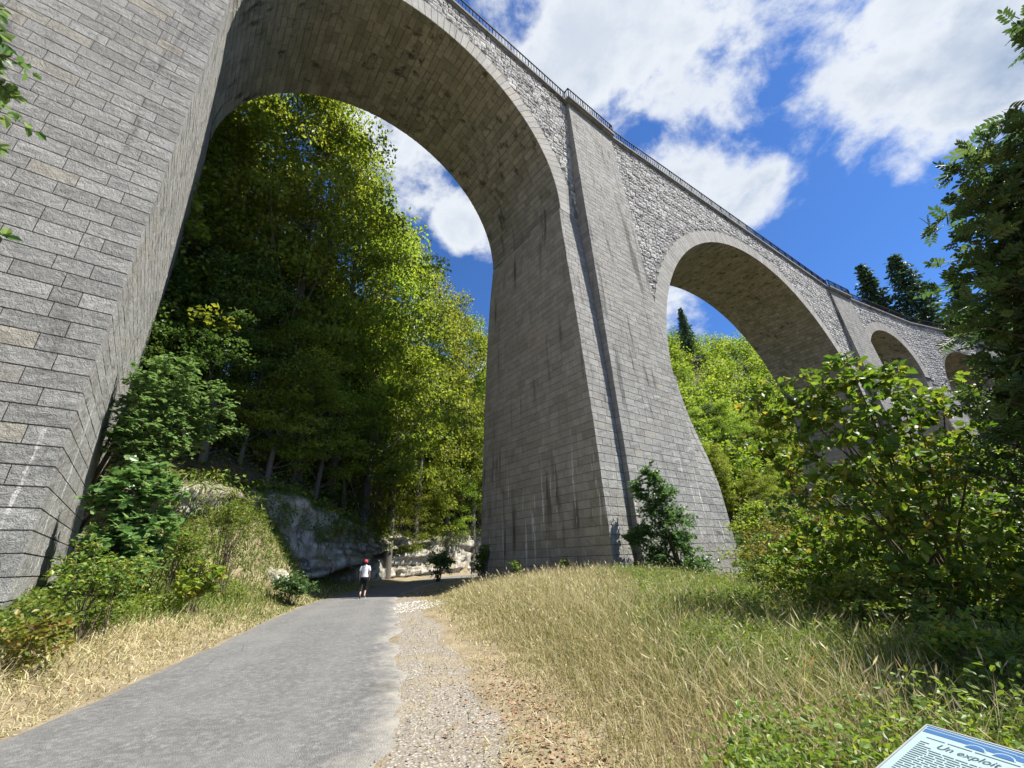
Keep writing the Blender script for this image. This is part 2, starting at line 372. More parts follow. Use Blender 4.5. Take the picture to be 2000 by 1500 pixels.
a = rme.attributes.new('edge', 'FLOAT', 'POINT'); a.data.foreach_set('value', np.broadcast_to(fr[None], (n_, k_)).astype(np.float32).ravel())
def road_mat():
    m, N = mat('worn asphalt'); pos = N.n('ShaderNodeNewGeometry').outputs['Position']
    e = N.n('ShaderNodeAttribute', attribute_name='edge').outputs['Fac']
    grain = N.noise(pos, 60, 4, .75); med = N.noise(pos, 2.2, 6, .6); big = N.noise(pos, .5, 4)
    vor = N.n('ShaderNodeTexVoronoi', {'Vector': pos, 'Scale': 85.}, feature='F1')
    col = N.mix(grain, (.085, .085, .083), (.225, .222, .215))
    col = N.mix(N.ramp(vor.outputs['Distance'], .16, .3, .35, 0), col, (.38, .37, .35))
    m2 = N.noise(pos, 11, 6, .75)
    col = N.mix(N.ramp(m2, .42, .62, 0, .55), col, (.075, .075, .073))
    col = N.mix(N.ramp(m2, .5, .36, 0, .4), col, (.27, .265, .25))
    col = N.mix(N.ramp(med, .42, .68, 0, .5), col, (.105, .105, .102))
    col = N.mix(N.ramp(big, .45, .65, 0, .35), col, (.20, .198, .19))
    # a dark oil patch and the dusty pale margins
    sp = N.n('ShaderNodeVectorMath', operation='DISTANCE'); N.set(sp.inputs[0], pos); sp.inputs[1].default_value = (-1.72, 6.45, -1.47)
    blot = N.ramp(N.math('ADD', sp.outputs['Value'], N.math('MULTIPLY', N.noise(pos, 5, 5, .7), .9)), .62, .95, .55, 0)
    col = N.mix(blot, col, (.045, .045, .045))
    ed = N.math('ADD', N.math('ABSOLUTE', e), N.math('MULTIPLY', N.math('SUBTRACT', N.noise(pos, 3.2, 6, .7), .5), .62))
    right = N.ramp(e, .0, -.2)
    dust = N.math('MULTIPLY', N.ramp(ed, .70, 1.12), N.math('ADD', N.math('MULTIPLY', right, .62), .22))
    col = N.mix(dust, col, (.36, .335, .28))
    crk = N.n('ShaderNodeTexVoronoi', {'Vector': N.vscale(pos, (1., 1., 0.)), 'Scale': .9, 'Randomness': 1.}, feature='DISTANCE_TO_EDGE').outputs['Distance']
    cm_ = N.math('MULTIPLY', N.ramp(N.math('ADD', crk, N.math('MULTIPLY', N.noise(pos, 9, 4), .02)), .012, .019, 1., 0.), N.ramp(N.noise(pos, .35, 2), .5, .6))
    col = N.mix(N.math('MULTIPLY', cm_, .6), col, (.03, .03, .03))
    track = N.ramp(N.math('ABSOLUTE', N.math('SUBTRACT', N.math('ABSOLUTE', e), .42)), .0, .22, .22, 0)
    col = N.mix(track, col, (.20, .195, .185))
    return finish(m, N, col, .85, N.math('ADD', grain, N.math('MULTIPLY', vor.outputs['Distance'], .8)), .012, 1., .3)
link('road', rme, road_mat(), kind='structure')
print('terrain done')

# ------------------------------------------------------------------ viaduct geometry (curved railway viaduct, spans as chords)
Pk = {1: np.array([5.168, 28.341])}
ph = {1: 37.679}; ph[0] = 39.601; ph[2] = 28.319; ph[3] = 21.627; ph[4] = 14.935
SP = {0: 29.869, 1: 49.752, 2: 20.448, 3: 20.448}
RK = {0: 10., 1: 19.497, 2: 6.744, 3: 6.744}
Uv = lambda a: np.array([math.cos(R(a)), math.sin(R(a))])
for k in (1, 2, 3): Pk[k + 1] = Pk[k] + SP[k] * Uv((ph[k] + ph[k + 1]) / 2)
Pk[0] = Pk[1] - SP[0] * Uv((ph[0] + ph[1]) / 2)
SPAN = {k: ((Pk[k] + Pk[k + 1]) / 2, (ph[k] + ph[k + 1]) / 2) for k in range(4)}
OFF = {0: -SP[0] / 2, 1: SP[1] / 2, 2: SP[1] + SP[2] / 2, 3: SP[1] + SP[2] * 1.5}
POFF = {0: -SP[0], 1: 0., 2: SP[1], 3: SP[1] + SP[2], 4: SP[1] + SP[2] + SP[3]}
G_ = -.031646; HS = 22.374; HT = 36.475; HCAP = 35.013; WID = 4.148; COV = .22; RINGT = 1.51; CH = .4411
SX, SY, BK, Y2 = .013364, .098412, .091774, -.001464
HK = {k: HS + G_ * OFF[k] + 10 - RK[k] for k in range(4)}
def LOC(o, ang, x, y, z):
    x, y, z = np.broadcast_arrays(np.asarray(x, float), y, z)
    u = Uv(ang); return np.stack([o[0] + u[0] * x - u[1] * y, o[1] + u[1] * x + u[0] * y, z], -1)
def VEC(ang, x, y, z): return LOC((0, 0), ang, x, y, z)
def front_off(z): d = np.maximum(HS - z, 0); return WID + SY * d + Y2 * d * d
def back_off(z): d = np.maximum(HS - z, 0); return WID + BK * d + Y2 * d * d
def half_w(k, side, z):
    """half thickness of pier k along the viaduct at height z; side -1 left, +1 right"""
    s = k - 1 if side < 0 else k
    if s < 0: a, hk = 4.93, HK[0]
    elif s > 3: a, hk = 3.48, HK[3]
    else: a, hk = SP[s] / 2 - RK[s], HK[s]
    d = np.maximum(hk - z, 0)
    base = 5.1643 if a < 5 and k in (0, 1) else a
    return base + SX * d + (a - base) * np.exp(-d / 3)
ANG_ = {(k, sd): abs(math.tan(R(abs((SPAN[k - 1][1] if sd < 0 else SPAN[k][1]) - ph[k])))) for k in range(5) for sd in (-1, 1) if 0 <= (k - 1 if sd < 0 else k) <= 3}
def foff(k, sd, x, z):
    sp_ = k - 1 if sd < 0 else k; f = 1.
    if 0 <= sp_ <= 3 and HK[sp_] < HS - 3: f = np.clip((HK[sp_] - z) / 9, 0, 1); f = f * f * (3 - 2 * f)
    return WID + (front_off(z) - WID) * f + np.abs(x) * ANG_.get((k, sd), 0.)
def pil(k, z):
    """pilaster half width and front offset"""
    dt = HCAP + G_ * POFF[k] * 0 - z
    if k == 0: return 5.1643 - .4175 + .028352 * dt, WID + .257544 + .040264 * dt
    if k == 3: return np.asarray(z) * 0 + .02, front_off(z) - .06
    return 2.779298 + .025603 * dt, WID + .391841 + .042275 * dt
via = link('viaduct', None, None, label='curved grey stone railway viaduct crossing the road on tall battered piers', category='viaduct')

# pillow blocks
def pillows(Q, Nrm, proud=.03, gap=.012, nx=3, ny=3, rough=.012, seed=0, dome=0., lift=None, gu_=.5):
    Q = np.asarray(Q, float); n = len(Q); Nrm = np.asarray(Nrm, float)
    if Nrm.ndim == 1: Nrm = np.broadcast_to(Nrm, (n, 3))
    r = np.random.default_rng(seed)
    lu = np.linalg.norm(Q[:, 1] - Q[:, 0], axis=1); lv = np.linalg.norm(Q[:, 3] - Q[:, 0], axis=1)
    eu = np.clip(gap * gu_ / lu, 0, .3); ev = np.clip(gap / lv, 0, .3)
    def bil(u, v):
        return ((1 - u) * (1 - v))[..., None] * Q[:, None, 0] + (u * (1 - v))[..., None] * Q[:, None, 1] + (u * v)[..., None] * Q[:, None, 2] + ((1 - u) * v)[..., None] * Q[:, None, 3]
    gu, gv = np.meshgrid(np.linspace(0, 1, nx), np.linspace(0, 1, ny)); gu = gu.ravel(); gv = gv.ravel()
    ch = min(.018, gap * 1.5) if dome == 0 else .03
    eu2 = np.clip((gap * gu_ + ch) / lu, 0, .35)[:, None]; ev2 = np.clip((gap + ch) / lv, 0, .35)[:, None]
    U = eu2 + gu[None] * (1 - 2 * eu2); Vv = ev2 + gv[None] * (1 - 2 * ev2)
    top = bil(U, Vv)
    inner = ((gu > .01) & (gu < .99) & (gv > .01) & (gv < .99)).astype(float)
    h = proud + rough * r.standard_normal((n, nx * ny)) * (.35 + .65 * inner[None]) + dome * inner[None] * (.5 + r.random((n, 1)))
    if lift is not None: h = h + lift[:, None]
    h = np.maximum(h, proud - .008 if dome == 0 else -.02)
    top = top + h[..., None] * Nrm[:, None]
    bi = [k for k in range(nx)] + [nx * k + nx - 1 for k in range(1, ny)] + [nx * (ny - 1) + k for k in range(nx - 2, -1, -1)] + [nx * k for k in range(ny - 2, 0, -1)]
    ub = eu[:, None] + gu[None, bi] * (1 - 2 * eu[:, None]); vb = ev[:, None] + gv[None, bi] * (1 - 2 * ev[:, None])
    base = bil(ub, vb) - .045 * Nrm[:, None]
    V = np.concatenate([top, base], 1); m = nx * ny; nb = len(bi)
    fc = [(j * nx + i, j * nx + i + 1, (j + 1) * nx + i + 1, (j + 1) * nx + i) for j in range(ny - 1) for i in range(nx - 1)]
    fc += [(m + t, m + (t + 1) % nb, bi[(t + 1) % nb], bi[t]) for t in range(nb)]
    fc = np.array(fc)
    # orient: compare with the wanted normal
    nn = np.cross(Q[0, 1] - Q[0, 0], Q[0, 3] - Q[0, 0])
    if nn @ Nrm[0] < 0: fc = fc[:, ::-1]
    return V, fc
def pillow_mesh(name, V, fc, vals, smooth=False):
    n, m = V.shape[:2]
    F_ = (fc[None] + (np.arange(n) * m)[:, None, None]).reshape(-1, 4)
    return mesh_np(name, V.reshape(-1, 3), F_, np.repeat(vals, len(fc)), smooth)
def proj(P):
    P = np.asarray(P); fw = P[..., 1] * math.cos(PITCH) + P[..., 2] * math.sin(PITCH); up = -P[..., 1] * math.sin(PITCH) + P[..., 2] * math.cos(PITCH)
    fw = np.maximum(fw, .05); X = F * P[..., 0] / fw; Y = -F * up / fw
    return np.stack([1000 + X * math.cos(ROLL) - Y * math.sin(ROLL), 750 + X * math.sin(ROLL) + Y * math.cos(ROLL)], -1)
BLOCKS = []       # every block of the ashlar faces: (quad, normal, value, material, parent pier key)
def face_blocks(key, m, Pf, nrm, z0, z1, lens, quoin=(0, 0), seed=0, h=CH, jit=.0):
    """Pf(f, z) gives a point of the face at width fraction f and height z; width measured at mid height"""
    r = np.random.default_rng(seed)
    k0 = int(math.floor(z0 / h)); k1 = int(math.ceil(z1 / h))
    for c in range(k0, k1):
        za, zb = max(c * h, z0), min((c + 1) * h, z1)
        if zb - za < .1: continue
        zm = (za + zb) / 2; A, B = Pf(np.array(0.), zm), Pf(np.array(1.), zm); W = np.linalg.norm(B - A)
        if W < .15: continue
        cuts = [0.]; x = 0
        if quoin[0]: x = quoin[0] * (1. if c % 2 else .62); cuts.append(x / W)
        end = W - (quoin[1] * (1. if c % 2 else .62) if quoin[1] else 0)
        x += lens[0] * r.uniform(.45, 1.) * (1 if not quoin[0] else 0) if end > x + lens[1] else 0
        if not quoin[0] and 0 < x < end - .25: cuts.append(x / W)
        while True:
            x += r.uniform(*lens)
            if x > end - .35 * lens[0]: break
            cuts.append(x / W)
        if quoin[1] and end > 0.2: cuts.append(end / W)
        cuts.append(1.)
        cuts = np.unique(np.clip(cuts, 0, 1))
        nq = len(cuts) - 1
        for q in range(nq):
            a, b = cuts[q], cuts[q + 1]
            if (b - a) * W < .08: continue
            Q = np.array([Pf(np.array(a), za), Pf(np.array(b), za), Pf(np.array(b), zb), Pf(np.array(a), zb)])
            isq = (quoin[0] and q == 0) or (quoin[1] and q == nq - 1)
            BLOCKS.append((Q, nrm, r.random() * (.75 if isq else 1.), m, key, isq))
def core_loft(zs, xl, xr, yf, yb, k):
    ring = []
    for z, a, b, c, d in zip(zs, xl, xr, yf, yb):
        ring.append(LOC(Pk[k], ph[k], np.array([a, b, b, a]), np.array([c, c, d, d]), z))
    V = np.concatenate(ring); n = len(zs); Fc = []
    for i in range(n - 1):
        for j in range(4): Fc.append((i * 4 + j, i * 4 + (j + 1) % 4, i * 4 + 4 + (j + 1) % 4, i * 4 + 4 + j))
    Fc.append((0, 3, 2, 1)); Fc.append((n * 4 - 4, n * 4 - 3, n * 4 - 2, n * 4 - 1))
    return V, np.array(Fc)
ZLO = {0: -2.6, 1: -3.2, 2: -8., 3: -6., 4: -4.}
for k in range(5):
    top = HT + G_ * POFF[k]
    b = Bag(); e = .022
    zs = np.arange(ZLO[k] - 2, max(HK[min(k, 3)], HK[max(k - 1, 0)]) + .01, 1.)
    zl = HK[max(k - 1, 0)]; zr = HK[min(k, 3)]
    zs = np.unique(np.append(zs, [zl, zr]))
    pz = [max(float(pil(k, z)[0]) - .3, .02) for z in zs]
    xl = [-(half_w(k, -1, z) - e) if z <= zl + 1e-6 else -p for z, p in zip(zs, pz)]
    xr = [(half_w(k, 1, z) - e) if z <= zr + 1e-6 else p for z, p in zip(zs, pz)]
    if k == 0: ff = np.array([pil(0, z)[1] for z in zs])
    else: ff = np.minimum(front_off(zs), np.minimum(foff(k, -1, 0, zs), foff(k, 1, 0, zs)))
    if k == 0: xr = [min(a, float(pil(0, z)[0])) - .09 for a, z in zip(xr, zs)]
    b.add(*core_loft(zs, xl, xr, -(ff - e), back_off(zs) - e, k))
    zs = np.array([ZLO[k] - 2, 0, 12, 24, top - .42])
    pw, pf = pil(k, zs)
    if k == 0: pw = pw - .07
    if k != 3:
        b.add(*core_loft(zs, -(pw - e), pw - e, -(pf - e), -(pf - .5) if k == 0 else pf * 0, k))
        b.add(*core_loft(zs, -(pw - e) + .35 * (k == 0), pw - e - .35 * (k == 0), pf * 0 - .0 - (k == 0) * 2., (pf - e) if k else pf * 0 + WID, k))
    pier = link('pier', b.mesh('pier'), MORTAR, via)
    z0 = ZLO[k]
    s = 100 * k
    mF = STONE if k == 0 else STONE_FAR
    # side faces
    for sd, zt in ((-1, zl), (1, zr)):
        if k == 0 and sd < 0: continue
        if k == 4: continue
        def Pside(f, z, sd=sd):
            yf = pil(0, z)[1] if k == 0 else foff(k, sd, half_w(k, sd, z), z); yb = back_off(z)
            xx = half_w(k, sd, z)
            if k == 0: xx = pil(0, z)[0] * (1 - f) + half_w(0, 1, z) * f
            return LOC(Pk[k], ph[k], sd * xx, -yf + f * (yf + yb), z)
        face_blocks(k, SIDE_STONE if (k and sd < 0) else mF, Pside, VEC(ph[k], sd, 0, 0), z0, zt, (.75, 1.15), (1.05, 1.05) if k == 0 else (.9, .9), s + 1 + sd)
    if k == 3:
        def Pw(f, z):
            xl_, xr_ = half_w(3, -1, z), half_w(3, 1, z); return LOC(Pk[3], ph[3], -xl_ + (xl_ + xr_) * f, -front_off(z), z)
        face_blocks(3, STONE_FAR, Pw, VEC(ph[3], 0, -1, .05), z0, min(zl, zr), (.6, 1.), (.8, .8), 351)
        globals()['PIER3'] = pier
        continue
    # pilaster front
    def Ppil(f, z):
        pw, pf = pil(k, z); return LOC(Pk[k], ph[k], -pw + 2 * pw * f, -pf, z)
    face_blocks(k, mF, Ppil, VEC(ph[k], 0, -1, .04), z0, top - .42, (.72, 1.15) if k == 0 else (.7, 1.15), (1.05, 1.05) if k == 0 else (.8, .8), s + 5)
    if k:
        for sd in (-1, 1):
            zt = top - .42
            def Pps(f, z, sd=sd):
                pw, pf = pil(k, z); yf = float(foff(k, sd, pw, z)); return LOC(Pk[k], ph[k], sd * pw, -pf + (pf - yf) * f, z)
            face_blocks(k, STONE_FAR, Pps, VEC(ph[k], sd, 0, 0), z0, zt, (.6, 1.), (0, 0), s + 8 + sd)
            zt = zl if sd < 0 else zr
            def Psh(f, z, sd=sd):
                pw, pf = pil(k, z); xw = half_w(k, sd, z); xx = xw + (pw - xw) * f; return LOC(Pk[k], ph[k], sd * xx, -foff(k, sd, xx, z), z)
            face_blocks(k, STONE_FAR, Psh, VEC(ph[k], 0, -1, .05), z0, zt, (.5, .9), (0, 0), s + 12 + sd)
    globals()['PIER%d' % k] = pier
# choose the blocks that show largest as stones of their own, join the rest
Qa = np.array([b[0] for b in BLOCKS]); pp = proj(Qa)
area = .5 * np.abs(np.sum(pp[:, :, 0] * np.roll(pp[:, :, 1], -1, 1) - np.roll(pp[:, :, 0], -1, 1) * pp[:, :, 1], 1))
cen = pp.mean(1); inside = (cen[:, 0] > -20) & (cen[:, 0] < 2020) & (cen[:, 1] > -20) & (cen[:, 1] < 1520)
nrm = np.array([b[1] for b in BLOCKS]); facing = np.sum(nrm * Qa.mean(1), 1) < 0
score = np.where(inside & facing, area, -1)
order = np.argsort(-score); single = set(order[:296].tolist())
for k in range(5):
    for m in (STONE, STONE_FAR, SIDE_STONE):
        idx = [i for i in range(len(BLOCKS)) if BLOCKS[i][4] == k and BLOCKS[i][3] is m and i not in single]
        if idx:
            near = k < 2
            V, fc = pillows(Qa[idx], nrm[idx], 0.0, .006, 3 if near else 2, 3 if near else 2, .012 if near else .006, seed=k * 7 + 1)
            link('stonework', pillow_mesh('stonework', V, fc, np.array([BLOCKS[i][2] for i in idx])), m, globals()['PIER%d' % k], kind='stuff')
sidx = sorted(single)
V, fc = pillows(Qa[sidx], nrm[sidx], .0, .0065, 5, 4, .009, seed=99)
for t, i in enumerate(sidx):
    vv = V[t].copy()
    if BLOCKS[i][5]:       # dressed quoin: flatter face
        pass
    c = vv.mean(0); me = mesh_np('stone', vv - c, fc, np.full(len(fc), BLOCKS[i][2]))
    o = link('stone', me, BLOCKS[i][3], globals()['PIER%d' % BLOCKS[i][4]]); o.location = c
print('piers', len(BLOCKS))

# spans
for k in range(4):
    M_, an = SPAN[k]; r = RK[k]; hk = HK[k]; L = SP[k] / 2; e = .03
    topz = lambda x: HT + G_ * (OFF[k] + x) - .42
    t = np.linspace(0, PI, 97 if k == 1 else 73)
    xi = -(r + e) * np.cos(t); zi = hk + (r + e) * np.sin(t)
    b = Bag()
    for yy in (-(WID - e), WID - e):
        V = np.concatenate([LOC(M_, an, xi, yy, zi), LOC(M_, an, xi, yy, topz(xi))]); n = len(t)
        Fc = np.array([(i, i + 1, n + i + 1, n + i) for i in range(n - 1)])
        if yy > 0: Fc = Fc[:, ::-1]
        b.add(V, Fc)
        for x0, x1 in ((-L, -(r + e)), (r + e, L)):
            V = LOC(M_, an, np.array([x0, x1, x1, x0]), yy, np.array([hk, hk, topz(x1), topz(x0)]))
            Fc = np.array([(0, 1, 2, 3)]); b.add(V, Fc if yy < 0 else Fc[:, ::-1])
    V = np.concatenate([LOC(M_, an, xi, -(WID - e), zi), LOC(M_, an, xi, WID - e, zi)]); n = len(t)
    b.add(V, np.array([(i, n + i, n + i + 1, i + 1) for i in range(n - 1)]))
    V = LOC(M_, an, np.array([-L, L, L, -L]), np.array([-WID + e, -WID + e, WID - e, WID - e]), np.array([topz(-L), topz(L), topz(L), topz(-L)]))
    b.add(V, np.array([(0, 1, 2, 3)]))
    arch = link('arch', b.mesh('arch'), MORTAR, via)
    # vault lining
    Qs, Ns = [], []; rr = np.random.default_rng(40 + k)
    nrow = int(round(PI * r / .46)); ts = np.linspace(0, PI, nrow + 1)
    for i in range(nrow):
        y = -WID; a, c = ts[i], ts[i + 1]; first = True
        reg = min(abs(a - 0), abs(PI - a)) < .42
        while y < WID - .01:
            y2 = y + (rr.uniform(.3, 1.0) if first else (rr.uniform(.7, 1.2) if reg else rr.uniform(.45, 1.25))); first = False
            if y2 > WID - .3: y2 = WID
            j = 0 if reg else .045
            aa = np.array([a, a, c, c]) + rr.uniform(-j, j, 4) / r
            Qs.append(LOC(M_, an, -r * np.cos(aa), np.array([y, y2, y2, y]), hk + r * np.sin(aa)))
            tm = (a + c) / 2; Ns.append(VEC(an, math.cos(tm), 0, -math.sin(tm))); y = y2
    V, fc = pillows(Qs, Ns, .0, .012, 3, 3, .014, seed=k)
    link('vault_stonework', pillow_mesh('vault_stonework', V, fc, rr.random(len(Qs))), SOFFIT, arch, kind='stuff')
    # voussoirs of the near ring, each its own part
    nv = int(round(PI * r / (.44 if k != 1 else .50)))
    if k < 3:
        tv = np.linspace(0, PI, nv + 1)
        Qv, Nv = [], []
        for i in range(nv):
            th = RINGT * (1. if i % 2 else .93)
            if k == 1: th *= 1.0
            aa = np.array([tv[i], tv[i + 1], tv[i + 1], tv[i]]); ra = np.array([r - .002, r - .002, r + th, r + th])
            Qv.append(LOC(M_, an, -ra * np.cos(aa), -WID, hk + ra * np.sin(aa))); Nv.append(VEC(an, 0, -1, 0))
        Qv = np.array(Qv)
        V, fc = pillows(Qv, Nv, .012, .007, 2, 3, .006, seed=60 + k)
        for i in range(nv):
            c = V[i].mean(0); o = link('voussoir', mesh_np('voussoir', V[i] - c, fc, np.full(len(fc), rr.random())), RING, arch); o.location = c
        # intrados return of the proud ring
    # rubble spandrels, both faces
    for side in (-1, 1):
        if k == 3 and side > 0: continue
        pw0 = float(pil(k, 30)[0]); pw1 = float(pil(k + 1, 30)[0])
        x0, x1 = -L + pw0 - .25 * (k != 3), L - pw1 + .25 * (k != 2)
        Qs = []; vals = []; zlo = hk + (2 if k == 1 else 0) - 1.
        ra = np.random.default_rng(80 + k + side)
        rowh = .40 if k < 2 else .42; zrow = zlo
        edges_prev = None
        while zrow < topz(0) + 1:
            x = x0 - ra.random() * .4; hrow = rowh * ra.uniform(.8, 1.25)
            xs_ = [x]
            while x < x1: x += ra.uniform(.32, .78); xs_.append(x)
            xs_ = np.array(xs_)
            up = hrow + ra.uniform(-.07, .07, len(xs_)); dn = ra.uniform(-.07, .07, len(xs_)); sk = ra.uniform(-.09, .09, (2, len(xs_)))
            for a in range(len(xs_) - 1):
                zz = np.array([zrow + dn[a], zrow + dn[a + 1], zrow + up[a + 1], zrow + up[a]])
                xx = np.array([xs_[a] + sk[0, a], xs_[a + 1] + sk[0, a + 1], xs_[a + 1] + sk[1, a + 1], xs_[a] + sk[1, a]])
                xx = np.clip(xx, x0, x1); zz = np.minimum(zz, topz(xx) + .02)
                if xx[1] - xx[0] < .12 or zz[3] - zz[0] < .12: continue
                d = np.hypot(xx, np.maximum(zz - hk, 0))
                if np.sort(d)[1] < r + RINGT + .02 and side < 0 and k < 3: continue
                if d.min() < r + .05: continue
                if zz.min() < hk - .2 and abs(xx).max() < r + .2: continue
                Qs.append(LOC(M_, an, xx, side * WID, zz)); vals.append(ra.random())
            zrow += hrow
        V, fc = pillows(Qs, VEC(an, 0, side, 0), .0, .020, 3, 3, .012, seed=k, dome=.045, lift=ra.uniform(-.03, .03, len(Qs)), gu_=1.)
        link('rubble_facing', pillow_mesh('rubble_facing', V, fc, np.array(vals)), RUBBLE, arch, kind='stuff')
    # coping in stones, stringcourse below, railing
    for side in (-1, 1):
        pw0 = float(pil(k, 36)[0]); pw1 = float(pil(k + 1, 36)[0]); x0, x1 = -L + pw0 + .1, L - pw1 - .1
        nc = int(round((x1 - x0) / 1.9)); cs = np.linspace(x0, x1, nc + 1)
        for i in range(nc):
            xa, xb = cs[i] + .006, cs[i + 1] - .006
            cb = Bag()
            for yo, yi, za, zb in ((COV, -.35, -.22, 0.), (COV - .11, -.3, -.42, -.221)):
                yv = np.array([WID + yo, WID + yo, WID + yi, WID + yi] * 2) * side
                xv = np.array([xa, xb, xb, xa] * 2); hv = HT + G_ * (OFF[k] + xv) + np.array([za] * 4 + [zb] * 4)
                V = LOC(M_, an, xv, yv, hv); Fc = np.array([(0, 3, 2, 1), (4, 5, 6, 7), (0, 1, 5, 4), (1, 2, 6, 5), (2, 3, 7, 6), (3, 0, 4, 7)])
                cb.add(V, Fc if side < 0 else Fc[:, ::-1], float(rng.random()))
            me = cb.mesh('coping_stone'); o = link('coping_stone', me, COPING, via)
    # railings
def rail_run(P0_, P1_, dn):
    """iron balusters between two deck-edge points: two flat rails and upright bars, every fifth one stout"""
    b = Bag(); L_ = np.linalg.norm(P1_ - P0_); n = max(2, int(round(L_ / .30))); up = np.array([0, 0, 1.])
    d = (P1_ - P0_) / L_; s = np.array([-d[1], d[0], 0.]); s /= np.linalg.norm(s)
    rot = np.stack([d, s, np.cross(d, s)], 1)
    for hh, th in ((1.08, .08), (.12, .05)):
        b.add(*box_vf((P0_ + P1_) / 2 + up * hh, (L_, .08, th), rot))
    for i in range(n + 1):
        p = P0_ + (P1_ - P0_) * i / n; w_ = .07 if i % 6 == 0 else .045
        b.add(*box_vf(p + up * .56, (w_, w_, 1.1)))
    return b
for side in (-1, 1):
    prev = None
    rb = Bag(); rl = link('railing', None, None, via)
    for k in range(4):
        M_, an = SPAN[k]; L = SP[k] / 2
        pw0 = float(pil(k, 36)[0]) + .1; pw1 = float(pil(k + 1, 36)[0]) + .1
        yy = side * (WID + COV - .12)
        def pt(x, y): return LOC(M_, an, x, y, HT + G_ * (OFF[k] + x))
        b = rail_run(pt(-L + pw0, yy), pt(L - pw1, yy), 0)
        link('balusters', b.mesh('balusters'), IRON, rl, kind='stuff')
    for k in (0, 1, 2, 4):
        zt = HT + G_ * POFF[k]; pw, pf = pil(k, zt); pw = float(pw) + .12; pf = float(pf) + COV + .06; yi = WID + COV - .12
        pts = [LOC(Pk[k], ph[k], -pw, side * yi, zt), LOC(Pk[k], ph[k], -pw, side * pf, zt), LOC(Pk[k], ph[k], pw, side * pf, zt), LOC(Pk[k], ph[k], pw, side * yi, zt)]
        for a, c in ((0, 1), (1, 2), (2, 3)):
            link('balusters', rail_run(pts[a], pts[c], 0).mesh('balusters'), IRON, rl, kind='stuff')
        # balcony slab over the pilaster, in three stones
        for i in range(4):
            fa, fb = -pw - .1 + (2 * pw + .2) * i / 4, -pw - .1 + (2 * pw + .2) * (i + 1) / 4
            cb = Bag()
            for yo, za, zb, ins in ((pf + .1, -.24, 0., 0), (pf - .02, -.46, -.241, .06)):
                xa, xb = fa + .005 + (ins if i == 0 else 0), fb - .005 - (ins if i == 3 else 0)
                xv = np.array([xa, xb, xb, xa] * 2); yv = np.array([yo, yo, 2., 2.] * 2) * side
                V = LOC(Pk[k], ph[k], xv, yv, zt + np.array([za] * 4 + [zb] * 4)); Fc = np.array([(0, 3, 2, 1), (4, 5, 6, 7), (0, 1, 5, 4), (1, 2, 6, 5), (2, 3, 7, 6), (3, 0, 4, 7)])
                cb.add(V, Fc if side < 0 else Fc[:, ::-1], float(rng.random()))
            link('coping_stone', cb.mesh('coping_stone'), COPING, via)
# the track bed fill so that the deck is closed
b = Bag()
for k in range(4):
    M_, an = SPAN[k]; L = SP[k] / 2
    xv = np.array([-L, L, L, -L]); yv = np.array([-WID + .3, -WID + .3, WID - .3, WID - .3])
    b.add(LOC(M_, an, xv, yv, HT + G_ * (OFF[k] + xv) - .12), np.array([(0, 1, 2, 3)]))
link('track_bed', b.mesh('track_bed'), MORTAR, via)
print('viaduct done')

# ------------------------------------------------------------------ rock: cliff and boulder
def rock_mat():
    m, N = mat('weathered limestone rock'); pos = N.n('ShaderNodeNewGeometry').outputs['Position']
    st = N.noise(N.vscale(pos, (1.5, 1.5, .22)), 1.6, 6, .65); med = N.noise(pos, 1.3, 6, .62); fi = N.noise(pos, 11, 6, .7)
    col = N.cramp(med, [(.3, (.26, .235, .19)), (.5, (.48, .45, .38)), (.66, (.72, .69, .62))])
    col = N.mix(N.ramp(st, .50, .66, 0, .9), col, (.06, .062, .058))
    col = N.mix(N.ramp(st, .44, .36, 0, .6), col, (.62, .60, .56))
    col = N.mix(N.ramp(N.noise(pos, .7, 5, .6), .5, .66, 0, .8), col, (.26, .19, .10))
    nrm_ = N.n('ShaderNodeSeparateXYZ', {0: N.n('ShaderNodeNewGeometry').outputs['Normal']}).outputs[2]
    col = N.mix(N.math('MULTIPLY', N.ramp(nrm_, .35, .7), N.ramp(fi, .35, .6)), col, (.13, .13, .045))
    col = N.mix(N.ramp(fi, .4, .62, .25, 0), col, (.09, .085, .075))
    return finish(m, N, col, .92, N.math('ADD', fi, st), .10, .9, .1)
ROCK = rock_mat()
CS, css = resample(CLIFF, .22, (CLIFF_H,))
keep = (CS[:, 1] > 9) & (CS[:, 0] < 26)
CS = CS[keep]; css = css[keep]
T = np.gradient(CS[:, :2], axis=0); T /= np.linalg.norm(T, axis=1)[:, None]; OUT = np.stack([T[:, 1], -T[:, 0]], 1)
nzv = 46; tt = np.linspace(0, 1, nzv); S2, T2 = np.meshgrid(css, tt, indexing='ij')
topz = CS[:, 2] - 1.5 + 1.1 * (nz.fbm(css * .35, css * 0 + 2) - .5) + .35
Z = -2.1 + (topz + 2.1)[:, None] * T2
base = .55 + 1.1 * (nz.fbm(S2 * .28, Z * .3, 4) - .5) + .9 * (nz2.fbm(S2 * 1.1, Z * .55, 4, .55) - .5) + .28 * (nz.fbm(S2 * 4.5, Z * 2.2, 3) - .5)
strat = np.floor(Z / .8 + .5 * nz(S2 * .15, S2 * 0 + 4)); base += .85 * (nz2(strat * 3.7 + 5, S2 * .18) - .5)
yl = CS[:, 1][:, None]; zl = -.75 + np.clip(yl - 26, 0, 20) * .135 + .12 * (nz.fbm(S2 * .8, S2 * 0) - .5)
inb = sstep(yl, 23, 26) * (1 - sstep(yl, 45, 48))
cell = nz2(np.floor(S2 / 1.7 + .4 * nz(Z * .9, Z * 0)) * 7.3, np.floor(Z / .55 + .5 * nz2(S2 * .3, S2 * 0)) * 5.1); base += .55 * (cell - .5)
d = zl - Z
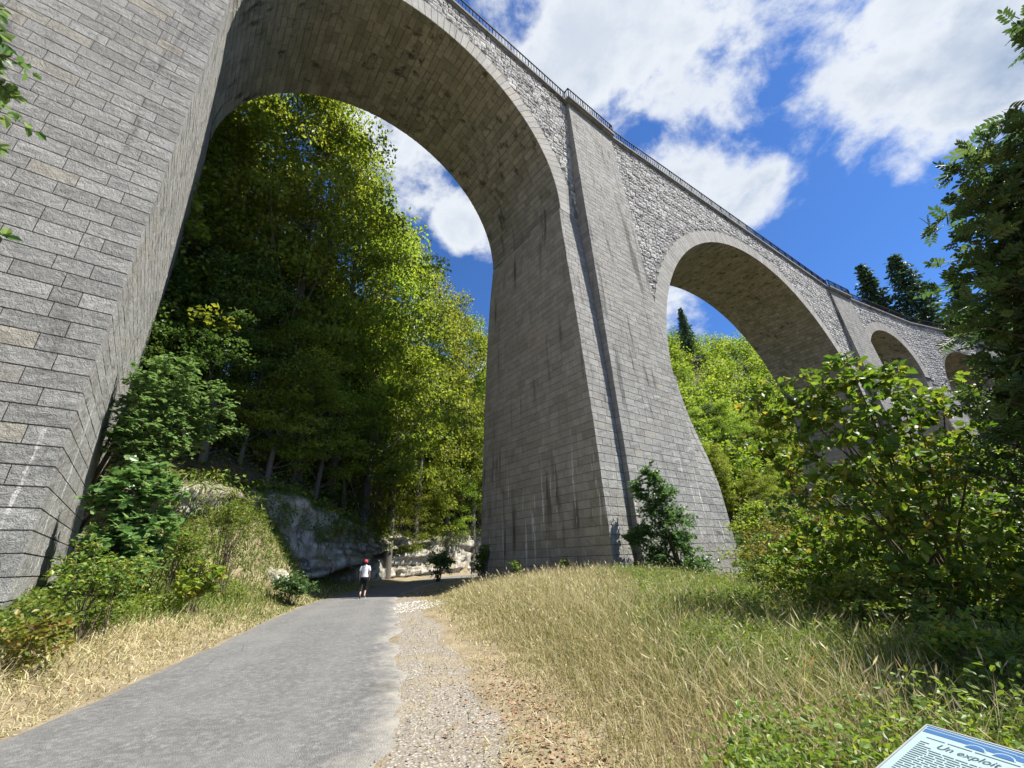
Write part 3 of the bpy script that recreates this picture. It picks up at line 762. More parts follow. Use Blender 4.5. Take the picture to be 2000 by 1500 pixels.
base += inb * np.where(d > 0, -(.15 + 1.25 * np.exp(-(d / .42) ** 2)), .45 * np.exp(-(d / 1.2) ** 2))
base -= 1.2 * sstep(T2, .82, 1.) ** 1.5
P2 = CS[:, None, :2] + OUT[:, None] * base[..., None]
V = np.concatenate([P2, Z[..., None]], -1).reshape(-1, 3)
n_ = len(CS); i = np.arange(n_ - 1)[:, None] * nzv; j = np.arange(nzv - 1)[None]
cq = np.stack([i + j, i + nzv + j, i + nzv + j + 1, i + j + 1], -1).reshape(-1, 4)
link('rock_cliff', mesh_np('rock_cliff', V, cq, smooth=True), ROCK, kind='structure')
def boulder(loc, size, seed, label):
    u = np.linspace(0, 2 * PI, 29)[:-1]; v = np.linspace(.02, PI - .02, 18); U_, V_ = np.meshgrid(u, v, indexing='ij')
    D = np.stack([np.sin(V_) * np.cos(U_), np.sin(V_) * np.sin(U_), np.cos(V_)], -1)
    q = Noise2(seed); n = q.fbm(D[..., 0] * 1.6 + 9 + D[..., 2] * 1.3, D[..., 1] * 1.6 + 5 - D[..., 2] * .9, 4)
    D = np.sign(D) * np.abs(D) ** .72; rad = .7 + .62 * n
    P = D * rad[..., None] * np.array(size)
    a = len(u); b = len(v); i = np.arange(a)[:, None]; j = np.arange(b - 1)[None]
    fq = np.stack([i * b + j, i * b + j + 1, (i + 1) % a * b + j + 1, (i + 1) % a * b + j], -1).reshape(-1, 4)
    o = link('boulder', mesh_np('boulder', P.reshape(-1, 3), fq, smooth=True), ROCK, label=label, category='boulder'); o.location = loc
    return o
def gz(x, y): return float(ground(np.array([x]), np.array([y]))[0])
boulder((-11.7, 20.9, -1.0), (.95, .8, 1.05), 5, 'pale limestone boulder at the foot of the bank beside the bend of the road')
boulder((-11.2, 21.9, -1.4), (.3, .35, .25), 9, 'small grey rock lying in the weeds next to the pale boulder')

# ------------------------------------------------------------------ foliage generators
def frames(n, r, up=1.2, spread=.8, dirs=None):
    nr = r.standard_normal((n, 3)) * spread; nr[:, 2] += up
    nr /= np.linalg.norm(nr, axis=1)[:, None]
    t = r.standard_normal((n, 3)) if dirs is None else dirs + .45 * r.standard_normal((n, 3))
    t -= (t * nr).sum(1)[:, None] * nr; t /= np.linalg.norm(t, axis=1)[:, None] + 1e-9
    return t, np.cross(nr, t), nr
TPL = {
 'diamond': (np.array([(0, 0, 0), (.48, .31, .07), (1, 0, -.03), (.48, -.31, .07)]), np.array([(0, 3, 2, 1)])),
 'oval': (np.array([(0, 0, 0), (.28, .27, .07), (.68, .24, .06), (1, 0, -.1), (.68, -.24, .06), (.28, -.27, .07)]), np.array([(0, 3, 2, 1), (0, 5, 4, 3)])),
 'round': (np.array([(0, 0, 0), (.2, .36, .08), (.66, .38, .06), (1.05, 0, -.1), (.66, -.38, .06), (.2, -.36, .08)]), np.array([(0, 3, 2, 1), (0, 5, 4, 3)])),
 'blade': (np.array([(0, 0, 0), (.4, .06, .04), (1, 0, -.05), (.4, -.06, .04)]), np.array([(0, 3, 2, 1)])),
 'maple': (np.array([(0, 0, 0), (.02, .34, .02), (.22, .3, .03), (.42, .58, .0), (.58, .3, .03), (.8, .33, 0), (1, 0, -.06), (.8, -.33, 0), (.58, -.3, .03), (.42, -.58, 0), (.22, -.3, .03), (.02, -.34, .02), (.4, 0, -.03)]),
           np.array([(12, 0, 1, 2), (12, 2, 3, 4), (12, 4, 5, 6), (12, 6, 7, 8), (12, 8, 9, 10), (12, 10, 11, 0)])[:, ::-1]),
}
def _pinnate():
    V, Fq = [], []; tv, tf = TPL['oval']
    def leaflet(px, ang, s):
        c, sn = math.cos(ang), math.sin(ang); q = tv * s; q = q * np.array([1, .8, 1])
        Fq.append(tf + sum(len(x) for x in V)); V.append(np.stack([px + q[:, 0] * c - q[:, 1] * sn, q[:, 0] * sn + q[:, 1] * c, q[:, 2] - .12 * px * px], 1))
    for px in (.25, .42, .58, .74): leaflet(px, 1.0, .34); leaflet(px, -1.0, .34)
    leaflet(.84, 0, .34)
    Fq.append(np.array([(0, 1, 2, 3)]) + sum(len(x) for x in V)); V.append(np.array([(0, .008, 0), (.9, .006, -.1), (.9, -.006, -.1), (0, -.008, 0)]))
    return np.concatenate(V), np.concatenate(Fq)
TPL['pinnate'] = _pinnate()
def leaves_np(P, size, r, tpl='diamond', up=1.2, spread=.8, dirs=None, vals=None):
    tv, tf = TPL[tpl]; n = len(P); t, s, nn = frames(n, r, up, spread, dirs)
    size = np.broadcast_to(np.asarray(size, float), (n,))[:, None, None]
    V = P[:, None] + size * (tv[None, :, 0:1] * t[:, None] + tv[None, :, 1:2] * s[:, None] + tv[None, :, 2:3] * nn[:, None])
    Fq = (tf[None] + (np.arange(n) * len(tv))[:, None, None]).reshape(-1, tf.shape[1])
    vals = r.random(n) if vals is None else vals
    return V.reshape(-1, 3), Fq, np.repeat(vals, len(tf)), (t, s, nn)
def tree_meshes(seed, H, W, nclump, per, leaf, lo=.2, flat=.4, csz=1.25, lean=0.):
    """tapered trunk with limbs and a crown of layered leaf sprays"""
    r = np.random.default_rng(seed)
    hs = lo + (1 - lo) * r.random(nclump) ** .85
    prof = np.interp(hs, [lo, lo + .15, .5, .75, .92, 1.], [.45, .8, 1., .8, .42, .1])
    rad = W * prof * np.sqrt(r.uniform(.12, 1.0, nclump)); an = r.uniform(0, 2 * PI, nclump)
    lob = 1 + .28 * np.sin(an * 3 + seed) * np.sin(hs * 9 + seed)
    C = np.stack([rad * lob * np.cos(an), rad * lob * np.sin(an), hs * H + .05 * H * r.standard_normal(nclump) * .4 - rad * .12], 1)
    C[:, 0] += lean * hs * H
    b = Bag()
    tp = np.array([[lean * H * f + .25 * math.sin(f * 5 + seed), .25 * math.cos(f * 4 + seed * 2), f * H - .4] for f in np.linspace(0, .93, 9)])
    b.add(*tube(tp, np.linspace(.014 * H + .05, .02, 9), 8))
    for ci in r.permutation(nclump)[:max(12, nclump // 3)]:
        c = C[ci]; zb = max(c[2] - np.hypot(c[0], c[1]) * r.uniform(.55, .95), H * lo * .55); f = min(zb / H, .9)
        p0 = np.array([lean * H * f + .25 * math.sin(f * 5 + seed), .25 * math.cos(f * 4 + seed * 2), zb])
        mid = (p0 + c) / 2 + np.array([0, 0, -.04 * np.linalg.norm(c - p0)]) + r.standard_normal(3) * .12
        b.add(*tube([p0, (p0 + mid) / 2, mid, (mid + c) / 2 + r.standard_normal(3) * .1, c], np.array([.045, .038, .028, .018, .008]) * (.6 + H * .03), 4))
    q = r.integers(0, nclump, nclump * per)
    ga = r.uniform(0, 2 * PI, len(q)); gr = np.sqrt(r.random(len(q))); cs = csz * r.uniform(.6, 1.35, nclump)[q]
    off = np.stack([gr * np.cos(ga) * cs, gr * np.sin(ga) * cs, r.standard_normal(len(q)) * flat * .45 * cs - .14 * gr * gr * cs], 1)
    P = C[q] + off
    tone = np.clip(.25 * r.random(nclump)[q] + .62 * r.random(len(q)) + .12 * hs[q], 0, 1)
    V, Fq, v, _ = leaves_np(P, leaf * r.uniform(.7, 1.3, len(P)), r, 'diamond', 1.0, .75, None, tone)
    return b, mesh_np('crown', V, Fq, v)
def put_tree(var, name, loc, H, rot, label, cat='tree', group=None, crown_mat=None, wscale=1.):
    root = bpy.data.objects.new(name, None); COL.objects.link(root); root.location = loc
    s = H / var['H']; root.scale = (s * wscale, s * wscale, s); root.rotation_euler = (0, 0, rot)
    root['label'] = label; root['category'] = cat
    if group: root['group'] = group
    for nm, me in (('trunk', var['trunk']), ('crown', var['crown'])):
        o = bpy.data.objects.new(nm, me); COL.objects.link(o); o.parent = root
    return root
def variant(seed, H, W, n, per, leaf, m, **kw):
    b, cm = tree_meshes(seed, H, W, n, per, leaf, **kw); tm = b.mesh('trunk', True); tm.materials.append(BARK); cm.materials.append(m)
    return dict(H=H, trunk=tm, crown=cm)
BV = [variant(1, 22, 5.4, 92, 150, .26, BEECH, flat=.42, csz=1.2), variant(2, 22, 4.7, 84, 150, .26, BEECH, lean=.05, flat=.42, csz=1.15), variant(3, 22, 5.9, 98, 150, .26, BEECH, lo=.12, flat=.42, csz=1.25),
      variant(4, 14, 4.4, 95, 190, .20, BEECH, lo=.08, csz=1.05), variant(5, 14, 4.8, 95, 190, .20, DARKLEAF, lo=.06, csz=1.05)]
def polar(az, d): return d * math.sin(R(az)), d * math.cos(R(az))
beech_rows = [  # azimuth, distance, elevation of the tree top, variant, label
 (-49, 27.5, 44, 0, 'tall beech half hidden behind the left pier, deep green'),
 (-45, 28.0, 47.5, 2, 'broad beech rising right beside the left pier'),
 (-41, 29.5, 52, 1, 'tall beech whose top meets the left haunch of the big arch'),
 (-36.5, 28.5, 55.5, 0, 'tallest beech, its crown reaching the crown of the big arch'),
 (-32, 29.5, 55, 2, 'tall beech with sky showing through its top under the arch crown'),
 (-28.3, 31.0, 53, 1, 'yellow green beech with a ragged right edge against the sky'),
 (-24.5, 33.5, 46.5, 0, 'beech on the right flank of the tall group, branch reaching into the sky'),
 (-20.5, 37, 42.8, 3, 'shorter bright beech below the tall group against blue sky'),
 (-16.8, 41, 41, 0, 'rounded beech in the middle of the descending treeline'),
 (-13.2, 46, 38.5, 2, 'full beech lower down the descending treeline'),
 (-9.6, 51, 35.5, 1, 'beech near the foot of the treeline, seen over the road bend'),
 (-6.2, 55, 32.3, 0, 'last but one beech before the central pier'),
 (-3.0, 58, 29.5, 2, 'rightmost beech of the treeline, touching the central pier'),
]
k_ = 0
for az, d, el, vi, lab in beech_rows:
    x, y = polar(az, d); z = gz(x, y) - .3; H = d * math.tan(R(el)) - z
    put_tree(BV[vi], 'beech_tree', (x, y, z), H, random.uniform(0, 6), lab, group='beeches on the wooded slope', wscale=min(1.15, 22 / H * 1.15)); k_ += 1
rt = np.random.default_rng(21)
ORD = ['first', 'second', 'third', 'fourth', 'fifth', 'sixth', 'seventh', 'eighth', 'ninth', 'tenth', 'eleventh', 'twelfth', 'thirteenth', 'fourteenth', 'fifteenth', 'last']
for oi_, az in enumerate(np.arange(-50, -2, 3.1)):             # the row on the edge of the cliff, low crowns
    i_ = int(np.argmin(np.abs(np.degrees(np.arctan2(CL[:, 0], CL[:, 1])) - az) + (CL[:, 1] < 8) * 99)); d0 = np.hypot(CL[i_, 0], CL[i_, 1])
    d = d0 + rt.uniform(1.0, 2.4); x, y = polar(az + rt.uniform(-.8, .8), d); z = gz(x, y) - .3
    vi = 3 if (az > -37 and rt.random() < .8) else 4
    put_tree(BV[vi], 'beech_tree', (x, y, z), rt.uniform(8.5, 13.), rt.uniform(0, 6), 'low young beech on the cliff edge, %s of the row from the left' % ORD[oi_], group='young beeches along the cliff edge')
for t_ in range(26):                        # the wood behind
    az = rt.uniform(-54, 3); dd = rt.uniform(5, 17); 
    i_ = int(np.argmin(np.abs(np.degrees(np.arctan2(CL[:, 0], CL[:, 1])) - az) + (CL[:, 1] < 8) * 99)); d0 = np.hypot(CL[i_, 0], CL[i_, 1])
    d = d0 + dd; x, y = polar(az, d); z = gz(x, y) - .3
    lim = np.interp(az, [-50, -41, -36, -30, -26, -22, -13, -3, 3], [40, 46, 50, 49, 44, 38, 33, 25, 24])
    H = min(d * math.tan(R(lim)) - z, rt.uniform(15, 23)) if True else 18
    if H < 6: continue
    put_tree(BV[int(rt.integers(0, 4))], 'beech_tree', (x, y, z), H, rt.uniform(0, 6), 'beech standing deep in the wood above the cliff', group='beeches deep in the wood')
for az, d in ((-62, 30), (-70, 27), (-78, 30), (-88, 26), (-100, 30), (-57, 36)):
    x, y = polar(az, d); z = gz(x, y) - .3
    put_tree(BV[int(rt.integers(0, 3))], 'beech_tree', (x, y, z), 20, rt.uniform(0, 6), 'beech behind the left pier outside the arch opening', group='beeches behind the left pier')
# trees framed by the second arch
for t_ in range(26):
    az = rt.uniform(14, 37); d = np.interp(az, [14, 24, 37], [78, 90, 98]) + rt.uniform(-12, 30); x, y = polar(az, d); z = gz(x, y) - .4
    put_tree(BV[int(rt.integers(0, 5))], 'beech_tree', (x, y, z), rt.uniform(13, 19), rt.uniform(0, 6), 'broadleaf tree on the far slope framed by the second arch', group='trees framed by the second arch')
# spruces on the skyline
def spruce_meshes(seed, H=18, W=3.9):
    r = np.random.default_rng(seed); b = Bag(); b.add(*tube([(0, 0, -1), (0, 0, H * .5), (0, 0, H)], [.25, .14, .02], 6)); Ps = []; Ds = []
    for z in np.arange(1.2, H, .62):
        Rz = W * (1 - z / H) ** .85 * r.uniform(.75, 1.15) + .15
        for a in np.arange(0, 2 * PI, 2 * PI / 7) + r.random() * 6:
            a += r.uniform(-.25, .25); L_ = Rz * r.uniform(.7, 1.15); n = int(16 + L_ * 15); t = r.random(n) ** .8
            q = np.stack([np.cos(a) * t * L_, np.sin(a) * t * L_, z - .18 * L_ * t ** 1.5 + .1 * t ** 4], 1) + r.standard_normal((n, 3)) * [.16, .16, .07]
            Ps.append(q); Ds.append(np.tile([math.cos(a), math.sin(a), -.3], (n, 1)))
            b.add(*tube([(0, 0, z), (math.cos(a) * L_, math.sin(a) * L_, z - .18 * L_)], [.03, .008], 3))
    P = np.concatenate(Ps); D = np.concatenate(Ds)
    V, Fq, v, _ = leaves_np(P, .42 * r.uniform(.7, 1.3, len(P)), r, 'diamond', .9, .55, D)
    tm = b.mesh('trunk'); tm.materials.append(BARK); cm = mesh_np('crown', V, Fq, v); cm.materials.append(SPRUCE)
    return dict(H=H, trunk=tm, crown=cm)
SV = [spruce_meshes(1), spruce_meshes(2, W=5.2)]
for az, el, vi, H, lab in ((46.4, 27.8, 0, 17, 'slender dark spruce on the skyline above the second pilaster'), (49.2, 27.4, 1, 20, 'broad dark spruce on the skyline right of the deck end'),
                         (26.0, 29.9, 0, 7, 'small spruce poking above the wood inside the second arch'), (52.5, 24, 0, 15, 'spruce half hidden behind the ash branches'),
                         (44.5, 24.6, 1, 12, 'low spruce just above the far deck edge')):
    for d in np.arange(95, 260, 2.):
        x, y = polar(az, d); z = gz(x, y)
        if d * math.tan(R(el)) - z < H: break
    else: d = 180; x, y = polar(az, d); z = gz(x, y)
    put_tree(SV[vi], 'spruce_tree', (x, y, z), max(d * math.tan(R(el)) - z, H * .8), az, lab, group='spruces on the ridge')
# far wood on the opposite slope, one mass
r = np.random.default_rng(5); Ps, vs_ = [], []
cnt = 0
while cnt < 620:
    az = r.uniform(8, 75); d = r.uniform(70, 260); x, y = polar(az, d); dc, ic = curve_dist(CL, [x], [y])
    if dc[0] < 1 or dc[0] > 125: continue
    z = gz(x, y); H = r.uniform(9, 15); W = r.uniform(3, 4.6); n = int(330 * min(1, 130 / d) + 80); u = r.standard_normal((n, 3)); u /= np.linalg.norm(u, axis=1)[:, None]
    u *= r.uniform(.55, 1, (n, 1)) * (1 + .25 * np.sin(u[:, :1] * 5 + cnt))
    Ps.append(np.array([x, y, z + H * .58]) + u * [W, W, H * .45]); vs_.append(np.clip(r.random() * .35 + .6 * r.random(n), 0, 1)); cnt += 1
P = np.concatenate(Ps); V, Fq, v, _ = leaves_np(P, .85 * r.uniform(.7, 1.3, len(P)), r, 'diamond', .8, .8, None, np.concatenate(vs_))
link('distant_wood', mesh_np('distant_wood', V, Fq, v), BEECH, kind='stuff', label='mixed wood covering the far valley side behind the viaduct', category='wood')
print('trees done', len(P))

# ------------------------------------------------------------------ shrubs and near foliage
def leaf_template_mesh(tpl, m, val):
    tv, tf = TPL[tpl]; me = mesh_np('leaf', tv, tf, np.full(len(tf), val)); me.materials.append(m); return me
def shrub(name, label, cat, base, pts, m, tpl, leaf, per, twig=.35, nstem=6, single=0, group=None, seed=0, up=1., spread=.8, rs=.03, vlo=0., vhi=1., base_r=.25, bark=TWIG, droop=.1, stem_path=None):
    """shrub grown from base: leafy shoots at pts (list of (x,y,z,radius,count)), stems running to them"""
    r = np.random.default_rng(seed); base = np.asarray(base, float)
    root = bpy.data.objects.new(name, None); COL.objects.link(root); root.location = base
    root['label'] = label; root['category'] = cat
    if group: root['group'] = group
    b = Bag(); P, D, Z = [], [], []
    stems = [base + np.array([r.uniform(-1, 1) * base_r, r.uniform(-1, 1) * base_r, -.15]) for _ in range(nstem)]
    for (x, y, z, rad, cnt) in pts:
        c = np.array([x, y, z]); s0 = stems[int(r.integers(nstem))] if stem_path is None else stem_path(c, r)
        m1 = s0 + (c - s0) * np.array([.35, .35, .55]) + r.standard_normal(3) * .06 * rad; L_ = np.linalg.norm(c - s0)
        b.add(*tube([s0, (s0 + m1) / 2, m1, (m1 + c) / 2, c], np.array([1., .85, .65, .45, .2]) * rs * min(1.4, .5 + L_ * .25), 5))
        for _ in range(int(cnt)):
            d = r.standard_normal(3); d[2] = d[2] * .6 + .12; d /= np.linalg.norm(d); ln = rad * r.uniform(.55, 1.15)
            a0 = c + (m1 - c) * r.random() * .35; e_ = a0 + d * ln + np.array([0, 0, -droop * ln])
            mid = (a0 + e_) / 2 + np.array([0, 0, .08 * ln]); b.add(*tube([a0, mid, e_], np.array([.22, .15, .06]) * rs, 3))
            n = max(2, int(per * ln / max(rad, .1))); t = r.uniform(.15, 1.05, n)
            q = a0[None] * ((1 - t) ** 2)[:, None] + 2 * mid[None] * (t * (1 - t))[:, None] + e_[None] * (t ** 2)[:, None]
            sdv = np.cross(d, [0, 0, 1.]); sdv /= np.linalg.norm(sdv) + 1e-6
            P.append(q + r.standard_normal((n, 3)) * .03 * rad); D.append(d[None] * .7 + sdv[None] * np.where(np.arange(n) % 2, 1, -1)[:, None])
    P = np.concatenate(P); D = np.concatenate(D); n = len(P); size = leaf * r.uniform(.6, 1.2, n)
    gzv = ground(P[:, 0], P[:, 1]); ok = P[:, 2] > gzv + .02; P, D, size = P[ok], D[ok], size[ok]; n = len(P)
    vals = np.clip(vlo + (vhi - vlo) * r.random(n), 0, 1)
    st = link('stem', b.mesh('stem', True), bark, root); st.location = -base
    idx = np.arange(n)
    if single:
        q = proj(P); dist = np.linalg.norm(P, axis=1); vis = (q[:, 0] > 0) & (q[:, 0] < 2000) & (q[:, 1] > 0) & (q[:, 1] < 1500)
        sc_ = np.where(vis, size / dist, 0); top = np.argsort(-sc_)[:single]; t, s, nn = frames(len(top), r, up, spread, D[top])
        lm = [leaf_template_mesh(tpl, m, v) for v in (.15, .4, .65, .9)]
        for a, i in enumerate(top):
            o = bpy.data.objects.new('leaf', lm[min(3, int(vals[i] * 4))]); COL.objects.link(o); o.parent = root
            M_ = Matrix(((t[a][0], s[a][0], nn[a][0], 0), (t[a][1], s[a][1], nn[a][1], 0), (t[a][2], s[a][2], nn[a][2], 0), (0, 0, 0, 1)))
            o.matrix_local = Matrix.Translation(Vector(P[i] - base)) @ M_ @ Matrix.Scale(size[i], 4)
        idx = np.setdiff1d(idx, top)
    V, Fq, v, _ = leaves_np(P[idx] - base, size[idx], r, tpl, up, spread, D[idx], vals[idx])
    o = link('foliage', mesh_np('foliage', V, Fq, v), m, root)
    if single: o['kind'] = 'stuff'
    return root
def ball_pts(c, rad, n, shoots, r, sz=1., lo=-9):
    out = []
    for _ in range(n):
        d = r.standard_normal(3); d /= np.linalg.norm(d); q = np.array(c) + d * np.array(rad) * r.random() ** .45
        out.append((q[0], q[1], max(q[2], lo), sz * r.uniform(.7, 1.25), shoots))
    return out
def at(px, py, dist):
    d = ray(px, py); return d / np.linalg.norm(d) * dist
r = np.random.default_rng(77)
# hazel at the right, its arching shoots drawn against the viaduct
pts = []
for px, py, d, sz in ((1650, 690, 5.2, .42), (1600, 740, 5.2, .4), (1500, 740, 5.4, .3), (1465, 770, 5.3, .22), (1720, 690, 5.3, .38), (1560, 720, 5.4, .26), (1700, 780, 5.1, .5), (1620, 820, 5.0, .5), (1540, 850, 5.2, .45), (1480, 880, 5.4, .34), (1760, 760, 5.4, .45),
                      (1800, 840, 5.2, .55), (1720, 880, 5., .55), (1640, 920, 5., .55), (1560, 950, 5.2, .5), (1850, 950, 5.2, .6), (1760, 1000, 5., .6), (1680, 1040, 5.1, .6), (1600, 1050, 5.3, .45),
                      (1820, 1100, 5., .6), (1900, 1050, 5.1, .6), (1730, 1130, 5.1, .55), (1900, 860, 5.6, .6), (1650, 1150, 5.4, .4), (1840, 750, 5.8, .5), (1950, 1180, 4.9, .6), (1860, 1210, 4.8, .5), (1980, 960, 5.4, .6)):
    p = at(px, py, d * 1.8); pts.append((p[0], p[1], p[2], sz * 1.65, 15))
bx_, by_ = at(1900, 1250, 10.)[:2]
shrub('hazel_bush', 'sunlit hazel bush with round yellow green leaves in front of the far arches', 'bush', (bx_, by_, gz(bx_, by_)), pts, HAZEL, 'round', .125, 16, nstem=9, single=290, seed=3, base_r=.5, rs=.022, up=.7, spread=1., vlo=.1)
# the shaded hazel thicket right of it
pts = ball_pts((9.6, 7.4, -.2), (1.9, 2.4, 2.2), 80, 11, r, .6, -1.9)
shrub('hazel_bush', 'shaded hazel thicket with dark crossing stems behind the information board', 'bush', (9.8, 7.4, gz(9.8, 7.4)), pts, HAZEL, 'round', .105, 16, nstem=12, seed=4, base_r=.7, rs=.03, vhi=.6)
pts = ball_pts((9.0, 10.8, -1.1), (1.6, 2.2, 1.6), 70, 11, r, .55, -2.4)
shrub('hazel_bush', 'leggy hazel bush spilling over the slope between mound and river', 'bush', (9.1, 10.8, gz(9.1, 10.8)), pts, HAZEL, 'round', .09, 16, nstem=9, seed=14, base_r=.6, rs=.025, vhi=.9)
# ash tree, trunk outside the frame, branches reaching in from the right
pts = []
for px, py, d, sz in ((1860, 330, 7.6, .5), (1910, 290, 7.6, .55), (1970, 240, 7.5, .55), (1840, 390, 7.6, .42), (1900, 400, 7.4, .6), (1960, 350, 7.4, .65), (1880, 470, 7.3, .6), (1950, 450, 7.2, .7), (1860, 545, 7.3, .42), (1900, 560, 7.1, .6), (1970, 560, 7., .7), (1920, 640, 7., .7),
                      (1980, 680, 6.9, .7), (1890, 720, 7., .55), (1950, 780, 6.9, .7), (1900, 850, 7., .6), (1985, 880, 6.8, .7), (2030, 300, 7.5, .8), (2060, 450, 7.2, .8), (2050, 620, 7., .8), (2080, 800, 6.8, .8), (1990, 25, 8.6, .22), (2040, 10, 8.4, .5), (2120, 200, 7.8, .9), (1930, 930, 7.0, .6), (1985, 1010, 6.8, .6), (1905, 610, 7.2, .6), (1920, 680, 7.2, .6), (1960, 730, 7.2, .7), (1900, 760, 7.3, .5), (1940, 620, 7.4, .7), (1980, 500, 7.3, .8), (1990, 400, 7.4, .8)):
    p = at(px + 10, py, d * 1.3); pts.append((p[0], p[1], p[2], sz * 1.05, 17))
pts += ball_pts((12.4, 4.8, 4.5), (1.6, 2.0, 3.6), 60, 12, r, .8, 0)
tb = np.array([11.4, 4.6, gz(11.4, 4.6)])
def ash_stem(c, r): 
    f = np.clip((c[2] - 1.6 + 1.2) / 8, .12, .9); return tb + np.array([.3 * f, .1 * f, 10.2 * f]) if True else tb
ash = shrub('ash_tree', 'dark ash tree leaning in from the right edge with feathery compound leaves', 'tree', tuple(tb), pts, ASHLEAF, 'pinnate', .30, 7, nstem=4, single=240, seed=6, stem_path=ash_stem, rs=.045, up=.8, bark=BARK, droop=.25)
tk = Bag(); tk.add(*tube([(0, 0, -.4), (.1, .05, 2), (.2, .1, 5), (.3, .1, 10.4)], [.18, .16, .11, .04], 10)); link('trunk', tk.mesh('trunk', True), BARK, ash)
# yellowing shrubs below the central pier
for (cx, cy, hh, ww, lab, sd) in ((8.3, 13.2, 3.6, 1.7, 'yellow leaved shrub between the central pier and the hazel', 1), (7.3, 11.2, 1.5, 1.1, 'low yellow green shrub on the mound edge in front of the taller one', 2)):
    g0 = gz(cx, cy); pts = ball_pts((cx, cy, g0 + hh * .55), (ww, ww, hh * .48), 75, 14, r, .5, g0 + .2)
    shrub('yellowing_shrub', lab, 'shrub', (cx, cy, g0), pts, YELLOWLEAF, 'diamond', .085, 17, nstem=8, seed=20 + sd, base_r=.4, rs=.018, group='yellowing shrubs')
# shrub against the central pier
pts = []
for px, py, d, sz in ((1265, 915, 21.5, .5), (1240, 945, 21.5, .5), (1290, 950, 21.5, .7), (1270, 985, 21.3, .9), (1310, 1000, 21.4, .9), (1250, 1030, 21.2, .5), (1300, 1045, 21.2, 1.1), (1330, 1060, 21.2, 1.), (1275, 1080, 21.2, 1.), (1340, 1100, 21., 1.1), (1300, 1115, 21, 1.), (1375, 1120, 21, .9), (1390, 1150, 20.5, .8), (1225, 1045, 21.2, .3), (1350, 1130, 20.5, .9)):
    p = at(px, py, d); pts.append((p[0], p[1], p[2], sz, 46))
shrub('pier_shrub', 'dark green shrub climbing against the front of the central pier', 'shrub', (7.4, 19.6, gz(7.4, 19.6)), pts, MAPLE, 'diamond', .15, 30, nstem=5, seed=8, base_r=.5, rs=.04, vhi=.5)
# left side: maple, lime-green sapling, branches
pts = []
for px, py, d, sz in ((300, 910, 16.6, .6), (250, 925, 16.4, .6), (215, 960, 16.2, .5), (330, 945, 16.6, .5), (285, 960, 16.4, .8), (240, 990, 16.2, .8), (310, 1000, 16.5, .7), (270, 1030, 16.3, .9), (220, 1045, 16., .7), (250, 1080, 16.2, .9), (200, 1090, 15.9, .5), (300, 1060, 16.5, .7), (225, 1120, 15.9, .7)):
    p = at(px, py, d); pts.append((p[0], p[1], p[2], sz, 34))
shrub('maple_bush', 'young maple with pale lobed leaves growing beside the left pier', 'bush', (-11.3, 11.2, gz(-11.3, 11.2)), pts, MAPLE, 'maple', .20, 9, nstem=4, single=200, seed=9, base_r=.3, rs=.03, up=1.3, spread=.55)
pts = []
for px, py, d, sz in ((330, 700, 19.5, .6), (380, 715, 20, .7), (285, 725, 19, .5), (430, 760, 20.5, .7), (380, 760, 20, .8), (320, 760, 19.5, .7), (270, 780, 19, .6), (440, 790, 20.5, .6), (350, 800, 20, .9), (400, 820, 20.5, .8), (300, 830, 19.3, .8), (255, 820, 19, .5), (360, 850, 20, .8), (420, 845, 20.5, .5), (280, 865, 19.3, .6), (320, 870, 20, .6)):
    p = at(px, py, d); pts.append((p[0], p[1], p[2], sz, 34))
shrub('overhanging_sapling', 'light green sapling hanging out from the cliff beside the left pier', 'tree', (-16.5, 15.6, gz(-16.5, 15.6)), pts, MAPLE, 'oval', .19, 14, nstem=3, seed=10, base_r=.3, rs=.05, up=1.6, spread=.45, vlo=.3)
p = at(400, 1125, 16); pts = ball_pts(p, (.7, .5, .5), 9, 8, r, .35)
shrub('lime_shrub', 'small lime yellow maple shrub on the grassy bank', 'shrub', (p[0], p[1], gz(p[0], p[1])), pts, HAZEL, 'maple', .16, 7, nstem=3, seed=11, rs=.012, vlo=.75)
p = at(858, 1098, 37); pts = ball_pts(p, (1.1, 1., 1.0), 18, 14, r, .6)
shrub('roadside_bush', 'round bright green bush at the far end of the road by the rock', 'bush', (p[0], p[1], gz(p[0], p[1])), pts, MAPLE, 'diamond', .2, 14, nstem=4, seed=12, rs=.03)
p = at(940, 1085, 28.5); pts = ball_pts(p, (.45, .4, .9), 12, 10, r, .4)
shrub('pier_foot_sapling', 'yellow green sapling at the left foot of the central pier', 'shrub', (p[0], p[1], gz(p[0], p[1])), pts, HAZEL, 'diamond', .15, 13, nstem=3, seed=13, rs=.02)
p = at(568, 1140, 21.5); pts = ball_pts(p, (.9, .6, .5), 14, 12, r, .4)
shrub('roadside_bush', 'low dark green bush between the boulder and the shaded road', 'bush', (p[0], p[1], gz(p[0], p[1])), pts, ASHLEAF, 'diamond', .13, 16, nstem=4, seed=15, rs=.02)
for px, py, sd, lab in ((1005, 1105, 1, 'thin sapling with small leaves before the brown pier face'), (1103, 1100, 2, 'thin leafy sapling at the middle of the pier foot')):
    p = at(px, py, 21); pts = ball_pts(p, (.18, .18, .45), 7, 6, r, .25)
    shrub('thin_sapling', lab, 'plant', (p[0], p[1], gz(p[0], p[1])), pts, HAZEL, 'diamond', .12, 8, nstem=2, seed=30 + sd, rs=.012, group='saplings at the pier foot')
